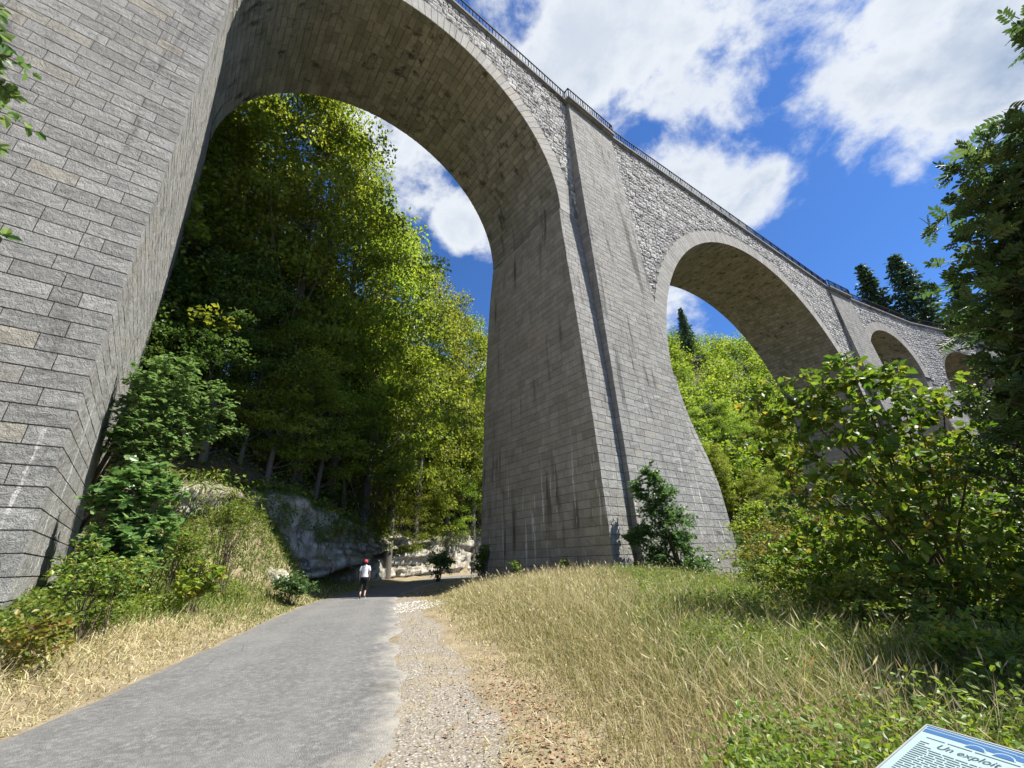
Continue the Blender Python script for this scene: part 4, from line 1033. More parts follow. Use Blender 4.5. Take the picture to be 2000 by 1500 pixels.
for (px, py, d, rad, n, m, sd, lab) in ((180, 1110, 12.5, (.9, 1., .6), 22, WEED, 41, 'bramble thicket at the foot of the left pier'), (110, 1200, 11.2, (.6, .6, .35), 9, WEED, 42, 'low weeds with a few yellow leaves against the left pier'), (25, 1255, 9.8, (.45, .5, .35), 8, YELLOWLEAF, 43, 'dry leafed tall weeds at the lower left corner'),
                                   (330, 1060, 17.5, (1.3, .9, .7), 26, WEED, 44, 'tangle of green shrubs on the bank beside the maple'), (450, 1000, 20, (1.4, .8, .6), 22, WEED, 45, 'light green undergrowth high on the bank below the rock')):
    p = at(px, py, d); g0 = gz(p[0], p[1]); p[2] = max(p[2], g0 + .2); pts = ball_pts(p, rad, n, 9, r, .4, g0 + .1)
    shrub('bramble', lab, 'shrub', (p[0], p[1], g0), pts, m, 'diamond', .10, 13, nstem=6, seed=sd, base_r=.5, rs=.012)
# branches of a tree that stands left of the camera's view, in front of the pier
pts = []
for px, py, d, sz in ((5, 60, 8.6, .3), (20, 110, 8.5, .28), (-30, 90, 8.6, .5), (5, 160, 8.4, .2), (-40, 200, 8.4, .5), (8, 285, 7.8, .22), (-30, 330, 7.8, .4), (-5, 370, 7.6, .18), (0, 455, 7.2, .16), (-60, 440, 7.3, .4), (10, 20, 8.8, .3), (-80, 20, 8.8, .6), (-120, 250, 8., .7)):
    p = at(px, py, d); pts.append((p[0], p[1], p[2], sz, 9))
t0 = np.array([-9.6, 1.6, gz(-9.6, 1.6)])
tr = shrub('roadside_maple', 'tree outside the left edge whose leafy twigs hang before the left pier', 'tree', tuple(t0), pts + ball_pts((-9.8, 2.0, 4.5), (1.6, 1.6, 2.6), 26, 8, r, .7), MAPLE, 'oval', .13, 12, seed=50, nstem=3, rs=.04, stem_path=lambda c, r: t0 + np.array([0, 0, 7.] ) * np.clip((c[2] + .5) / 8, .1, .9))
tk = Bag(); tk.add(*tube([(0, 0, -.4), (.1, -.05, 2), (-.1, .1, 5), (0, .1, 7.5)], [.13, .11, .08, .03], 9)); link('trunk', tk.mesh('trunk', True), BARK, tr)
for i_, (x_, y_, rr_, hh_, lab) in enumerate(((5.0, 6.6, .8, .7, 'low bramble nearest the grass in front of the hazel'), (6.1, 7.9, .9, .9, 'bright leafy bramble beneath the left side of the hazel'), (5.9, 9.8, .9, .7, 'leafy bramble between the mound and the yellowing shrubs'),
                                     (7.2, 6.4, 1., 1.0, 'bramble thicket under the overhanging hazel branches'), (6.9, 11.6, .8, .6, 'small bramble on the mound edge near the central pier'), (4.4, 4.4, .6, .5, 'low yellow green bramble behind the information board'))):
    hh_ *= 1.5; rr_ *= 1.15; g0 = gz(x_, y_); shrub('bramble', lab, 'shrub', (x_, y_, g0), ball_pts((x_, y_, g0 + hh_ * .55), (rr_, rr_, hh_ * .55), 34, 9, r, .32, g0 + .08), (WEED, HAZEL)[i_ % 2], 'oval', .075, 12, nstem=7, seed=70 + i_, base_r=.4, rs=.008, vlo=.3)
g0 = gz(6.2, 8.8); shrub('hazel_bush', 'young hazel clump filling the gap between the yellowing shrubs and the tall hazel', 'bush', (6.2, 8.8, g0), ball_pts((6.2, 8.8, g0 + 1.1), (1.15, 1.3, 1.1), 50, 10, r, .45, g0 + .15), HAZEL, 'round', .085, 14, nstem=8, seed=91, base_r=.5, rs=.014, vlo=.25)
# riverside scrub filling the slope behind and right of the mound
sv = []
for sd in (1, 2):
    q = np.random.default_rng(sd)
    b, cm = tree_meshes(100 + sd, 6, 2.6, 60, 200, .14, lo=.05, csz=.8); tm = b.mesh('trunk', True); tm.materials.append(BARK); cm.materials.append((BEECH, DARKLEAF)[sd - 1]); sv.append(dict(H=6., trunk=tm, crown=cm))
SCR = [(10.5, 10, 4.5, 0), (12.5, 15, 5.5, 1), (11.5, 20, 4., 0), (14, 23, 5.5, 1), (17, 18, 7, 0), (17, 28, 6, 0), (21, 24, 8, 1), (14, 31, 5, 1), (22, 34, 7, 0), (27, 30, 9, 0), (19, 41, 6, 1), (28, 42, 8, 0), (12, 5.5, 6, 1), (15, 9, 7.5, 0), (35, 38, 9, 1), (38, 50, 9, 0), (26, 54, 7, 0), (20, 13, 8, 1), (45, 44, 10, 0), (52, 56, 10, 1), (33, 62, 8, 1), (42, 66, 8, 0), (24, 66, 7, 0), (12, 44, 5, 0), (9.5, 15.5, 2.6, 1)]
lb = ['bushy willow scrub on the river slope', 'dark alder scrub on the river slope']
for i_, (x, y, H, vi) in enumerate(SCR):
    put_tree(sv[vi], 'scrub_tree', (x, y, gz(x, y) - .2), H + 1.2, i_ * 1.3, lb[vi] + ' right of the central pier', 'tree', group='scrub trees on the river slope')
print('shrubs done')

# ------------------------------------------------------------------ grass, weeds, gravel, litter
def scatter(n, az0, az1, r0, r1, pw=1.):
    u = rng.random(n); rr_ = (r0 ** pw + u * (r1 ** pw - r0 ** pw)) ** (1 / pw); az = R(1) * rng.uniform(az0, az1, n)
    return rr_ * np.sin(az), rr_ * np.cos(az)
def masks(x, y):
    dr, _ = curve_dist(RD, x, y); dc, _ = curve_dist(CL, x, y); return dr, dc
def in_pier(x, y):
    bad = np.zeros(len(x), bool)
    for k in (0, 1):
        u = Uv(ph[k]); d = np.stack([x - Pk[k][0], y - Pk[k][1]], 1); lx = d @ u; ly = d @ np.array([-u[1], u[0]])
        bad |= (np.abs(lx) < 5.1 if k == 0 else (lx > -5.0) & (lx < 6.3)) & (ly > -(5.9 if k == 0 else 5.75)) & (ly < 6.2)
        if k == 1: bad |= (np.abs(lx) < 3.7) & (np.abs(ly) < 6.4)
    return bad
def blades(x, y, h, wdt, m, name, vals, lean=.45, flat=0., head=None, label=None, cat=None, zoff=0.):
    n = len(x); z = ground(x, y) + zoff; a = rng.uniform(0, 2 * PI, n); L_ = np.abs(rng.normal(lean, lean * .5, n)) + flat
    D = np.stack([np.cos(a), np.sin(a)], 1); b0 = np.stack([x, y, z - .01], 1)
    # blades turn their broad side roughly at random
    c = rng.uniform(0, 2 * PI, n); S = np.stack([np.cos(c), np.sin(c), 0 * c], 1) * (wdt * .5)[:, None]
    hh = h * (1 - .35 * np.minimum(L_, 1))
    m1 = b0 + np.concatenate([D * (h * L_ * .28)[:, None], (hh * .58)[:, None]], 1); tp = b0 + np.concatenate([D * (h * L_)[:, None], hh[:, None]], 1)
    tp[:, 2] -= h * np.maximum(L_ - .7, 0) * .5
    V = np.stack([b0 - S, b0 + S, m1 + S * .8, m1 - S * .8, tp], 1).reshape(-1, 3); o = np.arange(n)[:, None] * 5
    q = o + np.array([[0, 1, 2, 3]]); t = o + np.array([[3, 2, 4]]); bag = Bag()
    fs = [q, t]; vv = np.concatenate([vals, vals])
    if head is not None and head.any():
        hi = np.where(head)[0]; e = np.stack([np.cos(c[hi]), np.sin(c[hi]), 0 * hi], 1) * (wdt[hi] * 1.05)[:, None]; tpd = tp[hi]; d2 = (tp[hi] - m1[hi]); d2 /= np.linalg.norm(d2, axis=1)[:, None]; ln = (.05 + .04 * rng.random(len(hi)))[:, None] * (h[hi, None] / .5)
        V2 = np.stack([tpd - d2 * ln * .2, tpd + e + d2 * ln * .35, tpd + d2 * ln, tpd - e + d2 * ln * .35], 1).reshape(-1, 3)
        fs[0] = np.concatenate([q, len(V) + np.arange(len(hi))[:, None] * 4 + np.array([[0, 1, 2, 3]])]); V = np.concatenate([V, V2]); vv = np.concatenate([vals, np.clip(vals[hi] + .15, 0, 1), vals])
    o = link(name, mesh_np(name, V, fs, vv), m, kind='stuff')
    if label: o['label'] = label; o['category'] = cat or 'grass'
    return o
# right-hand mound: tall seeding grass, straw coloured towards the gravel, green towards the slope
x, y = scatter(270000, -22, 62, 1.6, 30, 1.12); dr, dc = masks(x, y); off = -dr - ROADW; nn_ = nz.fbm(x * .8, y * .8, 3)
dens = sstep(off + 1.3 * (nn_ - .5), 1.15, 2.1) * (1 - .3 * (nn_ > .6)) * (1 - sstep(x - .3 * np.maximum(y - 12, 0), 8.5, 12)); ok = (rng.random(len(x)) < dens) & ~in_pier(x, y) & (off > .5)
x, y, off, nn_ = x[ok], y[ok], off[ok], nn_[ok]; d = np.hypot(x, y)
green = sstep(x + 1.6 * (nz2.fbm(x * .5, y * .5) - .5) * 2 - .10 * (y - 6), .9, 3.6); isg = rng.random(len(x)) < green * .72 + .14
h = (.14 + .48 * sstep(off, 1.5, 3.4) * (.55 + .9 * nn_)) * rng.uniform(.55, 1.25, len(x)) * np.where(isg, .8, 1.); wd = .003 + .0009 * d
blades(x[~isg], y[~isg], h[~isg], wd[~isg], DRYGRASS, 'dry_grass', np.clip(rng.random((~isg).sum()) * .75 + .25 * nn_[~isg], 0, 1), .62, head=rng.random((~isg).sum()) < .12, label='tall straw coloured grass gone to seed on the mound before the central pier')
blades(x[isg], y[isg], h[isg], wd[isg] * 1.2, GREENGRASS, 'green_grass', rng.random(isg.sum()), .5, label='greener grass on the right side of the mound')
# low matted straw near the gravel and on the left verge
x, y = scatter(60000, -24, 55, 2.2, 26, 1.3); dr, dc = masks(x, y); off = -dr - ROADW; nn_ = nz.fbm(x * .9 + 4, y * .9, 3)
ok = (rng.random(len(x)) < .12 * (off > .15) + sstep(off + 1.4 * (nn_ - .5), .8, 1.5) * (1 - sstep(off, 3.2, 4.6))) & (off > .12) & ~in_pier(x, y); x, y, nn_ = x[ok], y[ok], nn_[ok]; d = np.hypot(x, y)
blades(x, y, rng.uniform(.05, .17, len(x)), .005 + .001 * d, DRYGRASS, 'matted_straw', np.clip(rng.random(len(x)) * .9 + .1, 0, 1), 1.1, .2, label='flattened dry straw along the gravel edge')
x, y = scatter(120000, -64, -8, 4.5, 34, 1.25); dr, dc = masks(x, y); off = dr - ROADW; nn_ = nz.fbm(x * .7 + 14, y * .7, 3)
ok = (off > -.05 + .25 * (nn_ - .5)) & (dc < .6) & ~in_pier(x, y) & (rng.random(len(x)) < .9); x, y, off, nn_ = x[ok], y[ok], off[ok], nn_[ok]; d = np.hypot(x, y)
green = np.clip(sstep(off + 3 * (nn_ - .5), 1.3, 3.4) * .8 + .5 * sstep(d, 13, 18), 0, .85); isg = rng.random(len(x)) < green
h = (.10 + .22 * sstep(off, .1, 1.6) + .12 * sstep(off, 2, 4)) * rng.uniform(.5, 1.3, len(x)); wd = .005 + .0012 * d
blades(x[~isg], y[~isg], h[~isg], wd[~isg], DRYGRASS, 'verge_straw', np.clip(rng.random((~isg).sum()) * .8 + .2, 0, 1), .95, .15, label='bleached matted grass on the left verge of the road')
blades(x[isg], y[isg], h[isg] * 1.15, wd[isg] * 1.2, GREENGRASS, 'verge_grass', rng.random(isg.sum()), .6, label='green grass on the bank below the cliff')
# leafy weeds
def weeds(x, y, hgt, size, m, name, label, tpl='diamond', per=7):
    r = np.random.default_rng(len(x)); n = len(x); X = np.repeat(x, per) + r.normal(0, .09, n * per); Y = np.repeat(y, per) + r.normal(0, .09, n * per)
    Zz = ground(X, Y) + np.repeat(hgt, per) * r.uniform(.15, 1.05, n * per); dd = np.hypot(X, Y)
    V, Fq, v, _ = leaves_np(np.stack([X, Y, Zz], 1), size * r.uniform(.6, 1.3, len(X)) * (1 + dd * .015), r, tpl, 1.1, .8, None, np.clip(np.repeat(r.random(n), per) * .5 + r.random(n * per) * .5, 0, 1))
    link(name, mesh_np(name, V, Fq, v), m, kind='stuff', label=label, category='weeds')
x, y = scatter(12000, -60, -10, 7, 32, 1.2); dr, dc = masks(x, y); off = dr - ROADW; nn_ = nz2.fbm(x * .6, y * .6, 3)
ok = (off + 2.6 * (nn_ - .5) > 2.0) & (dc < 1) & ~in_pier(x, y); x, y = x[ok], y[ok]; nn_ = nn_[ok]
weeds(x, y, .25 + .55 * nn_, .07, WEED, 'bank_weeds', 'mixed green weeds covering the bank left of the road', per=12)
x, y = scatter(24000, 10, 64, 2.0, 20, 1.15); dr, dc = masks(x, y); nn_ = nz2.fbm(x * .7 + 3, y * .7, 3)
ok = (x + 1.8 * (nn_ - .5) - .10 * (y - 6) > 1.9) & (x < 9.5) & ~in_pier(x, y) & (rng.random(len(x)) < .12 + sstep(nn_, .42, .58)); x, y, nn_ = x[ok], y[ok], nn_[ok]
weeds(x, y, rng.uniform(.15, .5, len(x)) * (.5 + 1.2 * nz.fbm(x * 1.3, y * 1.3, 2)), .042, WEED, 'mound_weeds', 'yellow green leafy weeds on the right slope of the mound', 'oval', per=9)
# forest-floor and ledge vegetation: tufts hanging from the cliff
ci = np.random.default_rng(8).integers(0, len(CS), 34000); r = np.random.default_rng(9)
cz = -1.4 + (CS[ci, 2] + .6) * r.random(len(ci)) ** .6; prof = nz.fbm(css[ci] * .5, cz * 1.4, 3); led = (prof > .52) | (CS[ci, 1] < 22) | (cz > CS[ci, 2] - 2.2)
inb_ = (CS[ci, 1] > 24) & (cz < .9 + (CS[ci, 1] - 26) * .05); ci, cz = ci[led & ~inb_], cz[led & ~inb_]
tcol = np.clip(((cz + 2.1) / (CS[ci, 2] + .3)) * (nzv - 1), 0, nzv - 1).astype(int); bo = base[ci, tcol]
P = np.concatenate([CS[ci, :2] + OUT[ci] * (bo + .05 + .25 * r.random(len(ci)))[:, None], Z[ci, tcol][:, None]], 1) + r.normal(0, .08, (len(ci), 3))
hang = np.concatenate([OUT[ci] * .55, np.full((len(ci), 1), -.9)], 1)
V, Fq, v, _ = leaves_np(P, .5 * r.uniform(.5, 1.4, len(P)), r, 'blade', .3, .5, hang)
link('cliff_tufts', mesh_np('cliff_tufts', V, Fq, v), GREENGRASS, kind='stuff', label='dry grass tufts and moss hanging on the rock ledges', category='grass')
ci2 = r.integers(0, len(CS), 20000); P = np.concatenate([CS[ci2, :2] + OUT[ci2] * r.uniform(-1.5, .9, len(ci2))[:, None], (CS[ci2, 2] - 1.9 + r.uniform(-1.3, .9, len(ci2)))[:, None]], 1)
V, Fq, v, _ = leaves_np(P, .2 * r.uniform(.6, 1.3, len(P)), r, 'diamond', .8, .8)
link('cliff_ivy', mesh_np('cliff_ivy', V, Fq, v), WEED, kind='stuff', label='ivy and low leaves along the upper rim of the cliff', category='ivy')
# gravel stones
x, y = scatter(26000, -26, 30, 2.6, 24, 1.25); dr, dc = masks(x, y); off = -dr - ROADW; nn_ = nz.fbm(x * 1.1, y * 1.1, 3)
pile = np.hypot((x + 3.9) / 1.1, (y - 17.2) / 2.2) < 1
ok = (off > -.9 * rng.random(len(x)) ** 3) & (((off + 1.2 * (nn_ - .5)) < .75) & (rng.random(len(x)) < .5) | pile | (off < .1) & (rng.random(len(x)) < .3)); x, y = x[ok], y[ok]; n = len(x); pile = pile[ok]
s_ = (rng.uniform(.004, .014, n) + .0006 * np.hypot(x, y)) * np.where(pile, 1.6, 1.); z = ground(x, y, False) + .012
tv = np.array([(1, 0, 0), (0, 1, 0), (-1, 0, 0), (0, -1, 0), (0, 0, .8), (0, 0, -.5)]); tf = np.array([(0, 1, 4), (1, 2, 4), (2, 3, 4), (3, 0, 4)])
V = tv[None] * s_[:, None, None] * rng.uniform(.6, 1.3, (n, 6, 3)); a = rng.uniform(0, 2 * PI, n); ca, sa = np.cos(a)[:, None], np.sin(a)[:, None]
V = np.stack([V[..., 0] * ca - V[..., 1] * sa, V[..., 0] * sa + V[..., 1] * ca, V[..., 2]], -1) + np.stack([x, y, z], 1)[:, None]
def gravel_mat():
    m, N = mat('limestone gravel'); v = N.n('ShaderNodeAttribute', attribute_name='v').outputs['Fac']
    return finish(m, N, N.cramp(v, [(0, (.16, .145, .12)), (.5, (.26, .24, .205)), (1, (.52, .50, .46))]), .9)
link('gravel', mesh_np('gravel', V.reshape(-1, 3), (tf[None] + (np.arange(n) * 6)[:, None, None]).reshape(-1, 3), np.repeat(np.clip(rng.random(n) * .7 + .5 * pile, 0, 1), 4)), gravel_mat(), kind='stuff', label='pale limestone gravel of the lay-by beside the road', category='gravel')
LITTER = leaf_mat('fallen leaves', [(0, (.13, .075, .04)), (.5, (.26, .15, .08)), (1, (.38, .27, .16))], .1, .8, .05)
x, y = scatter(30000, -20, 40, 2.6, 16, 1.2); dr, dc = masks(x, y); off = -dr - ROADW
ok = rng.random(len(x)) < .9 * np.exp(-((off - 1.3) / .38) ** 2) * (1 - sstep(y, 5.5, 9.)) + .06 * (off > .3); x, y = x[ok], y[ok]
r = np.random.default_rng(4); V, Fq, v, _ = leaves_np(np.stack([x, y, ground(x, y, False) + .015], 1), .045 * r.uniform(.5, 1.4, len(x)), r, 'diamond', 2.2, .6)
link('fallen_leaves', mesh_np('fallen_leaves', V, Fq, v), LITTER, kind='stuff', label='russet fallen leaves between gravel and grass', category='leaves')
# leaf litter and brush on the wooded slope
x, y = scatter(26000, -52, 4, 20, 60, 1.1); dr, dc = masks(x, y); ok = (dc > .5) & (dc < 24); x, y = x[ok], y[ok]; r = np.random.default_rng(14)
V, Fq, v, _ = leaves_np(np.stack([x, y, ground(x, y) + r.uniform(.05, 1.1, len(x))], 1), .26 * r.uniform(.5, 1.3, len(x)), r, 'diamond', 1., .8)
link('undergrowth', mesh_np('undergrowth', V, Fq, v), BEECH, kind='stuff', label='low beech undergrowth on the slope above the cliff', category='undergrowth')
print('grass done')

# ------------------------------------------------------------------ the walker
def plain(name, c, rough=.8, spec=.2, bump=None):
    m, N = mat(name); pos = N.n('ShaderNodeTexCoord').outputs['Object']; n = N.noise(pos, 30, 3)
    return finish(m, N, N.mix(n, tuple(x * .8 for x in c), tuple(min(1, x * 1.1) for x in c)), rough, n, .003, .5, spec)
SKIN = plain('skin', (.50, .31, .23), .55, .35); TEE = plain('white cotton', (.72, .73, .76)); BLACK = plain('black jersey', (.012, .012, .014)); CAPM = plain('pink cap cloth', (.62, .06, .10))
HAIR = plain('dark hair', (.018, .013, .011), .5); SHOE = plain('grey shoe', (.10, .10, .11)); SOLE = plain('white rubber', (.6, .6, .58))
walker = bpy.data.objects.new('person', None); COL.objects.link(walker)
wx, wy = -7.384, 22.0
walker['label'] = 'woman in white shirt, black leggings and red cap walking away along the road'; walker['category'] = 'person'
def ell_loft(rings, k=16):
    """rings: (cx, cy, cz, rx, ry) stacked; closed at both ends"""
    th = np.linspace(0, 2 * PI, k, endpoint=False); V = []
    for cx, cy, cz, rx, ry in rings: V.append(np.stack([cx + rx * np.cos(th), cy + ry * np.sin(th), np.full(k, cz)], 1))
    n = len(rings); V = np.concatenate(V); i = np.arange(n - 1)[:, None] * k; j = np.arange(k)[None]; j2 = (j + 1) % k
    Fq = np.stack([i + j, i + j2, i + k + j2, i + k + j], -1).reshape(-1, 4)
    V = np.concatenate([V, [[rings[0][0], rings[0][1], rings[0][2]], [rings[-1][0], rings[-1][1], rings[-1][2]]]]); a = n * k
    jj = np.arange(k); t = np.concatenate([np.stack([np.full(k, a), (jj + 1) % k, jj], 1), np.stack([np.full(k, a + 1), (n - 1) * k + jj, (n - 1) * k + (jj + 1) % k], 1)])
    return V, Fq, t
def skin_body(name, joints, edges, m, parent, levels=2):
    me = bpy.data.meshes.new(name); me.from_pydata([j[:3] for j in joints], edges, []); o = bpy.data.objects.new(name, me); COL.objects.link(o)
    md = o.modifiers.new('skin', 'SKIN'); md.use_smooth_shade = True; sub = o.modifiers.new('sub', 'SUBSURF'); sub.levels = levels; sub.render_levels = levels
    if not me.skin_vertices: me.skin_vertices.new()
    sk = me.skin_vertices[0].data
    for i, j in enumerate(joints): sk[i].radius = (j[3], j[4] if len(j) > 4 else j[3]); sk[i].use_root = (i == 0)
    bpy.context.view_layer.update()
    dg = bpy.context.evaluated_depsgraph_get(); nm = bpy.data.meshes.new_from_object(o.evaluated_get(dg)); bpy.data.objects.remove(o)
    nm.name = name; nm.materials.clear(); nm.materials.append(m); q = bpy.data.objects.new(name, nm); COL.objects.link(q); q.parent = parent
    return q
# local frame: +y is the walking direction, x to her right, z up from the soles
J = [(0, 0, .90, .13, .10), (0, .01, 1.08, .105, .085), (0, .0, 1.26, .125, .085), (0, -.005, 1.37, .075, .06), (0, .0, 1.43, .045, .045), (0, .01, 1.50, .055, .065), (0, .015, 1.57, .068, .08), (0, .01, 1.62, .045, .055),
     (.085, .0, .86, .085), (.09, .07, .50, .052), (.085, .02, .30, .05), (.08, -.10, .09, .032), (.085, .02, .035, .03), (.085, .09, .025, .022),
     (-.085, 0, .86, .085), (-.085, -.04, .50, .054), (-.085, -.16, .32, .050), (-.085, -.36, .20, .032), (-.085, -.36, .10, .030), (-.085, -.34, .06, .022),
     (-.155, 0, 1.34, .048), (-.205, -.06, 1.08, .036), (-.215, .05, .86, .026), (-.21, .09, .80, .018), (.155, 0, 1.34, .048), (.205, .03, 1.08, .036), (.215, .14, .87, .026), (.21, .19, .82, .018)]
E_ = [(0, 1), (1, 2), (2, 3), (3, 4), (4, 5), (5, 6), (6, 7), (0, 8), (8, 9), (9, 10), (10, 11), (11, 12), (12, 13), (0, 14), (14, 15), (15, 16), (16, 17), (17, 18), (18, 19), (2, 20), (20, 21), (21, 22), (22, 23), (2, 24), (24, 25), (25, 26), (26, 27)]
skin_body('body', J, E_, SKIN, walker)
def skin_piece(name, pts, m): return skin_body(name, pts, [(i, i + 1) for i in range(len(pts) - 1)], m, walker, 1)
for nm, hx, hy in (('hand', -.21, .10), ('hand', .21, .20)):        # five fingers per hand, slightly curled
    b = Bag()
    for f in range(4): b.add(*tube([(hx, hy - .02 + f * .018, .80), (hx, hy - .015 + f * .02, .765), (hx * .97, hy - .01 + f * .02, .735 + .008 * abs(f - 1.5))], [.010, .009, .006], 5))
    b.add(*tube([(hx, hy + .02, .83), (hx * .93, hy + .05, .80), (hx * .92, hy + .055, .775)], [.011, .010, .007], 5)); link(nm, b.mesh(nm, True), SKIN, walker)
V, q, t = ell_loft([(0, 0, .885, .168, .125), (0, 0, .93, .172, .128), (0, .005, 1.06, .143, .108), (0, .0, 1.2, .158, .112), (0, -.005, 1.33, .178, .105), (0, -.005, 1.385, .14, .085), (0, 0, 1.425, .062, .058)])
bt = Bag(); bt.add(V, q); bt.add(V[:0] if False else V, t)
for sx in (-1, 1): bt.add(*tube([(sx * .14, 0, 1.375), (sx * .185, -.01 if sx < 0 else .01, 1.27), (sx * .205, -.03 if sx < 0 else .02, 1.17)], [.062, .066, .062], 12))
link('shirt', bt.mesh('shirt', True), TEE, walker)
bl = Bag(); V, q, t = ell_loft([(0, 0, .93, .158, .118), (0, -.005, .86, .178, .135), (0, -.005, .78, .165, .128), (0, 0, .72, .12, .1)]); bl.add(V, q[:, ::-1]); bl.add(V, t[:, ::-1])
bl.add(*tube([(.085, 0, .86), (.092, .03, .68), (.092, .07, .50), (.088, .03, .33)], [.098, .088, .066, .062], 12)); bl.add(*tube([(-.085, 0, .86), (-.088, -.02, .68), (-.086, -.045, .50), (-.086, -.16, .34), (-.086, -.25, .275)], [.098, .088, .068, .062, .056], 12))
link('leggings', bl.mesh('leggings', True), BLACK, walker)
V, q, t = ell_loft([(0, .005, 1.545, .088, .1), (0, .005, 1.60, .09, .102), (0, .0, 1.645, .075, .085), (0, .0, 1.668, .035, .04)]); cb = Bag(); cb.add(V, q); cb.add(V, t); cb.add(*box_vf((0, .135, 1.562), (.13, .10, .012))); link('cap', cb.mesh('cap', True), CAPM, walker)
hb = Bag(); V, q, t = ell_loft([(0, -.02, 1.46, .05, .05), (0, -.02, 1.50, .078, .08), (0, -.01, 1.56, .083, .094)]); hb.add(V, q); hb.add(V, t); hb.add(*tube([(0, -.10, 1.555), (0, -.135, 1.50), (0, -.125, 1.40), (0, -.115, 1.32)], [.025, .032, .024, .008], 8)); link('hair', hb.mesh('hair', True), HAIR, walker)
fb = Bag(); fb.add(*tube([(0, .088, 1.545), (0, .103, 1.515), (0, .088, 1.505)], [.008, .013, .008], 6)); link('nose', fb.mesh('nose', True), SKIN, walker)
for sx in (-1, 1):
    eb = Bag(); eb.add(*box_vf((sx * .03, .082, 1.54), (.022, .012, .01))); link('eye', eb.mesh('eye'), HAIR, walker)
    eb = Bag(); eb.add(*tube([(sx * .07, .0, 1.54), (sx * .088, -.005, 1.535), (sx * .078, .0, 1.505)], [.012, .014, .009], 6)); link('ear', eb.mesh('ear', True), SKIN, walker)
for (a, b_, c) in (((.085, -.13, .05), (.085, .0, .045), (.085, .12, .03)), ((-.085, -.375, .14), (-.085, -.36, .06), (-.085, -.315, .02))):
    sb = Bag(); sb.add(*tube([a, b_, c], [.036, .045, .034], 10)); so = link('shoe', sb.mesh('shoe', True), SHOE, walker)
sb = Bag(); sb.add(*box_vf((.085, .0, .008), (.085, .29, .016))); link('sole', sb.mesh('sole'), SOLE, walker)
wd_ = ray(708, 1168); wd_ = wd_ * (-1.46 / wd_[2]); walker.location = (wd_[0], wd_[1], -1.462); walker.rotation_euler = (0, 0, R(12))

# ------------------------------------------------------------------ information board
board = bpy.data.objects.new('information_board', None); COL.objects.link(board)
board['label'] = 'tilted pale blue information board about the viaduct at the lower right corner'; board['category'] = 'information board'
ZT = -.65; A = ray(1812, 1417); A = A * ZT / A[2]; B = ray(2000, 1472); B = B * ZT / B[2]
e1 = (B - A); e1 /= np.linalg.norm(e1); TILT = R(15); nb_ = np.array([e1[1], -e1[0], 0]); e2 = nb_ * math.cos(TILT) + np.array([0, 0, -math.sin(TILT)]); e3 = np.cross(e2, e1) * 1.0
if e3[2] < 0: e3 = -e3
BW, BH = 1.05, .72
board.matrix_world = Matrix(((e1[0], -e2[0], e3[0], A[0]), (e1[1], -e2[1], e3[1], A[1]), (e1[2], -e2[2], e3[2], A[2]), (0, 0, 0, 1)))
# local frame: x along the top edge, y up the board (0 at top, negative downwards), z out of the face
def panel_mat():
    m, N = mat('printed panel'); n = N.noise(N.n('ShaderNodeTexCoord').outputs['Object'], 5, 4)
    return finish(m, N, N.mix(n, (.27, .37, .37), (.32, .41, .41)), .25, None, spec=.5)
PAN = panel_mat(); BLUE = plain('printed blue', (.045, .12, .28), .3, .4); INK = plain('printed grey blue ink', (.06, .09, .13), .4); STEEL = plain('galvanised steel', (.30, .31, .32), .4, .5)
pb = Bag(); pb.add(*box_vf((BW / 2, -BH / 2, -.006), (BW, BH, .012))); link('panel', pb.mesh('panel'), PAN, board)
for nm, c, sz in (('frame_edge', (BW / 2, .003, -.009), (BW + .012, .006, .022)), ('frame_edge', (BW / 2, -BH - .003, -.009), (BW + .012, .006, .022)), ('frame_edge', (-.0035, -BH / 2, -.009), (.006, BH - .002, .022)), ('frame_edge', (BW + .0035, -BH / 2, -.009), (.006, BH - .002, .022))):
    q = Bag(); q.add(*box_vf(c, sz)); link(nm, q.mesh(nm), STEEL, board)
for px_ in (.22, BW - .22):
    top = Vector(A + e1 * px_ + e2 * .36) ; zb = gz(top[0], top[1]); q = Bag(); L_ = top[2] - .02 - zb
    q.add(*box_vf((0, 0, -L_ / 2), (.05, .05, L_ + .1))); o = link('post', q.mesh('post'), STEEL, board); o.matrix_parent_inverse = board.matrix_world.inverted(); o.location = (top[0], top[1], top[2] - .075)
def flat(name, polys, z, m):
    V, Fc = [], []
    me = bpy.data.meshes.new(name); n = 0
    for p in polys: V += [(x, y, z) for x, y in p]; Fc.append(tuple(range(n, n + len(p)))); n += len(p)
    me.from_pydata(V, [], Fc); me.update(); return link(name, me, m, board)
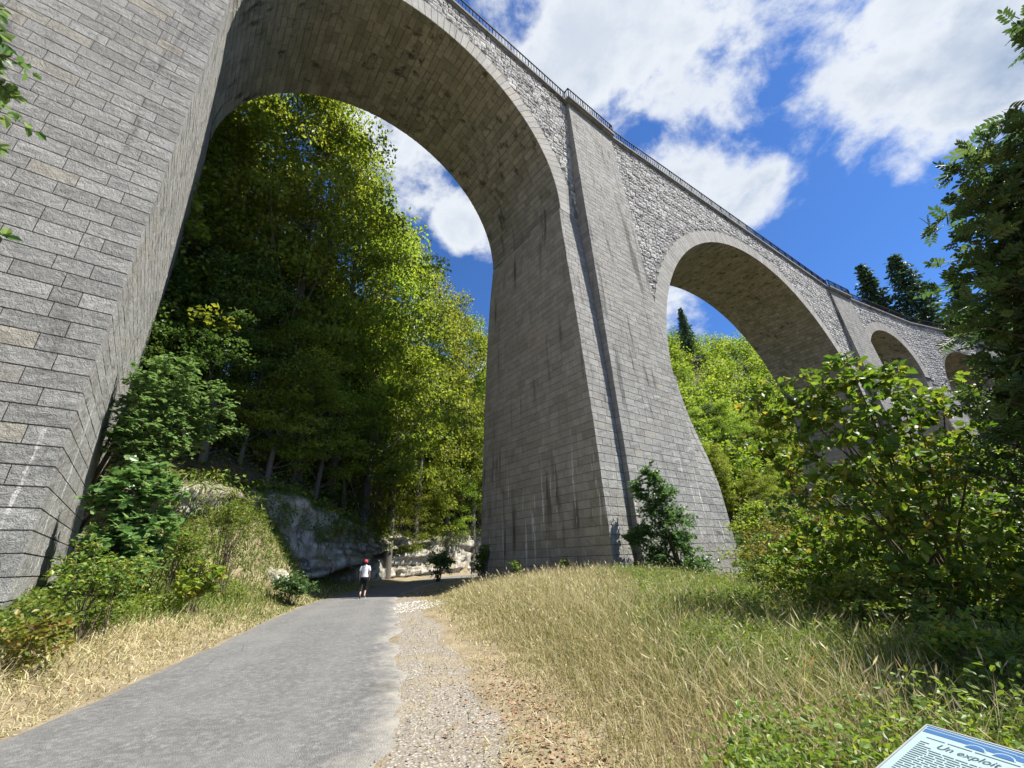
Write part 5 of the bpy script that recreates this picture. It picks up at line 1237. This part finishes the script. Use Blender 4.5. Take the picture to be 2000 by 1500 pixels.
# header: a drawing of the viaduct in blue, its arches pale
xs = np.linspace(.004, BW - .01, 90); yt = -.006 - .002 * np.sin(xs * 9); yb_ = -.052 + .008 * np.sin(xs * 7 + 1)
flat('header_drawing', [[(xs[i], yb_[i]), (xs[i + 1], yb_[i + 1]), (xs[i + 1], yt[i + 1]), (xs[i], yt[i])] for i in range(89)], .0008, BLUE)
streak = []
for i in range(89):
    if i < 22: streak.append([(xs[i], -.021 - .0035), (xs[i + 1], -.021 - .0035), (xs[i + 1], -.021), (xs[i], -.021)])
    elif i < 88: y = -.026 - .002 * math.sin(i * .5); streak.append([(xs[i], y - .0022 - .0015 * (i % 3)), (xs[i + 1], y - .0022), (xs[i + 1], y), (xs[i], y)])
flat('header_deck_line', streak, .0014, PAN)
arcs = []
for c in np.arange(.165, BW, .075):
    th = np.linspace(0, PI, 12); arcs.append([(c + .026 * math.cos(a), -.060 + .022 * math.sin(a)) for a in th][::1])
flat('header_arch', arcs, .0014, BLUE)
flat('header_arch_rim', [[(c + .030 * math.cos(a), -.060 + .026 * math.sin(a)) for a in np.linspace(0, PI, 12)] for c in np.arange(.165, BW, .075)], .0011, PAN)
def text(s, x, y, size, m, name='lettering'):
    cu = bpy.data.curves.new(name, 'FONT'); cu.body = s; cu.size = size; cu.shear = .3; tmp = bpy.data.objects.new(name, cu); COL.objects.link(tmp)
    bpy.context.view_layer.update(); dg = bpy.context.evaluated_depsgraph_get(); me = bpy.data.meshes.new_from_object(tmp.evaluated_get(dg)); bpy.data.objects.remove(tmp)
    me.materials.clear(); o = link(name, me, m, board); o.location = (x, y, .0015); return o
text('Un exploit technique', .075, -.118, .040, INK)
rq_ = np.random.default_rng(3); bars = []
x = .03
while x < BW - .03:                       # illegible caption line
    l_ = rq_.uniform(.05, .13); bars.append([(x, -.0755), (min(x + l_, BW - .02), -.0755), (min(x + l_, BW - .02), -.0725), (x, -.0725)]); x += l_ + .008
flat('caption_line', bars, .0012, INK)
bars = []
for row in range(44):
    y = -.105 - row * .0125; x = .025
    x1 = .066 if False else BW - .03
    while x < x1:
        l_ = rq_.uniform(.012, .05)
        if not (y > -.135 and .07 < x + l_ and x < .52): bars.append([(x, y - .0035), (x + l_, y - .0035), (x + l_, y), (x, y)])
        x += l_ + .005
flat('text_lines', bars, .0012, INK)
print('all done')
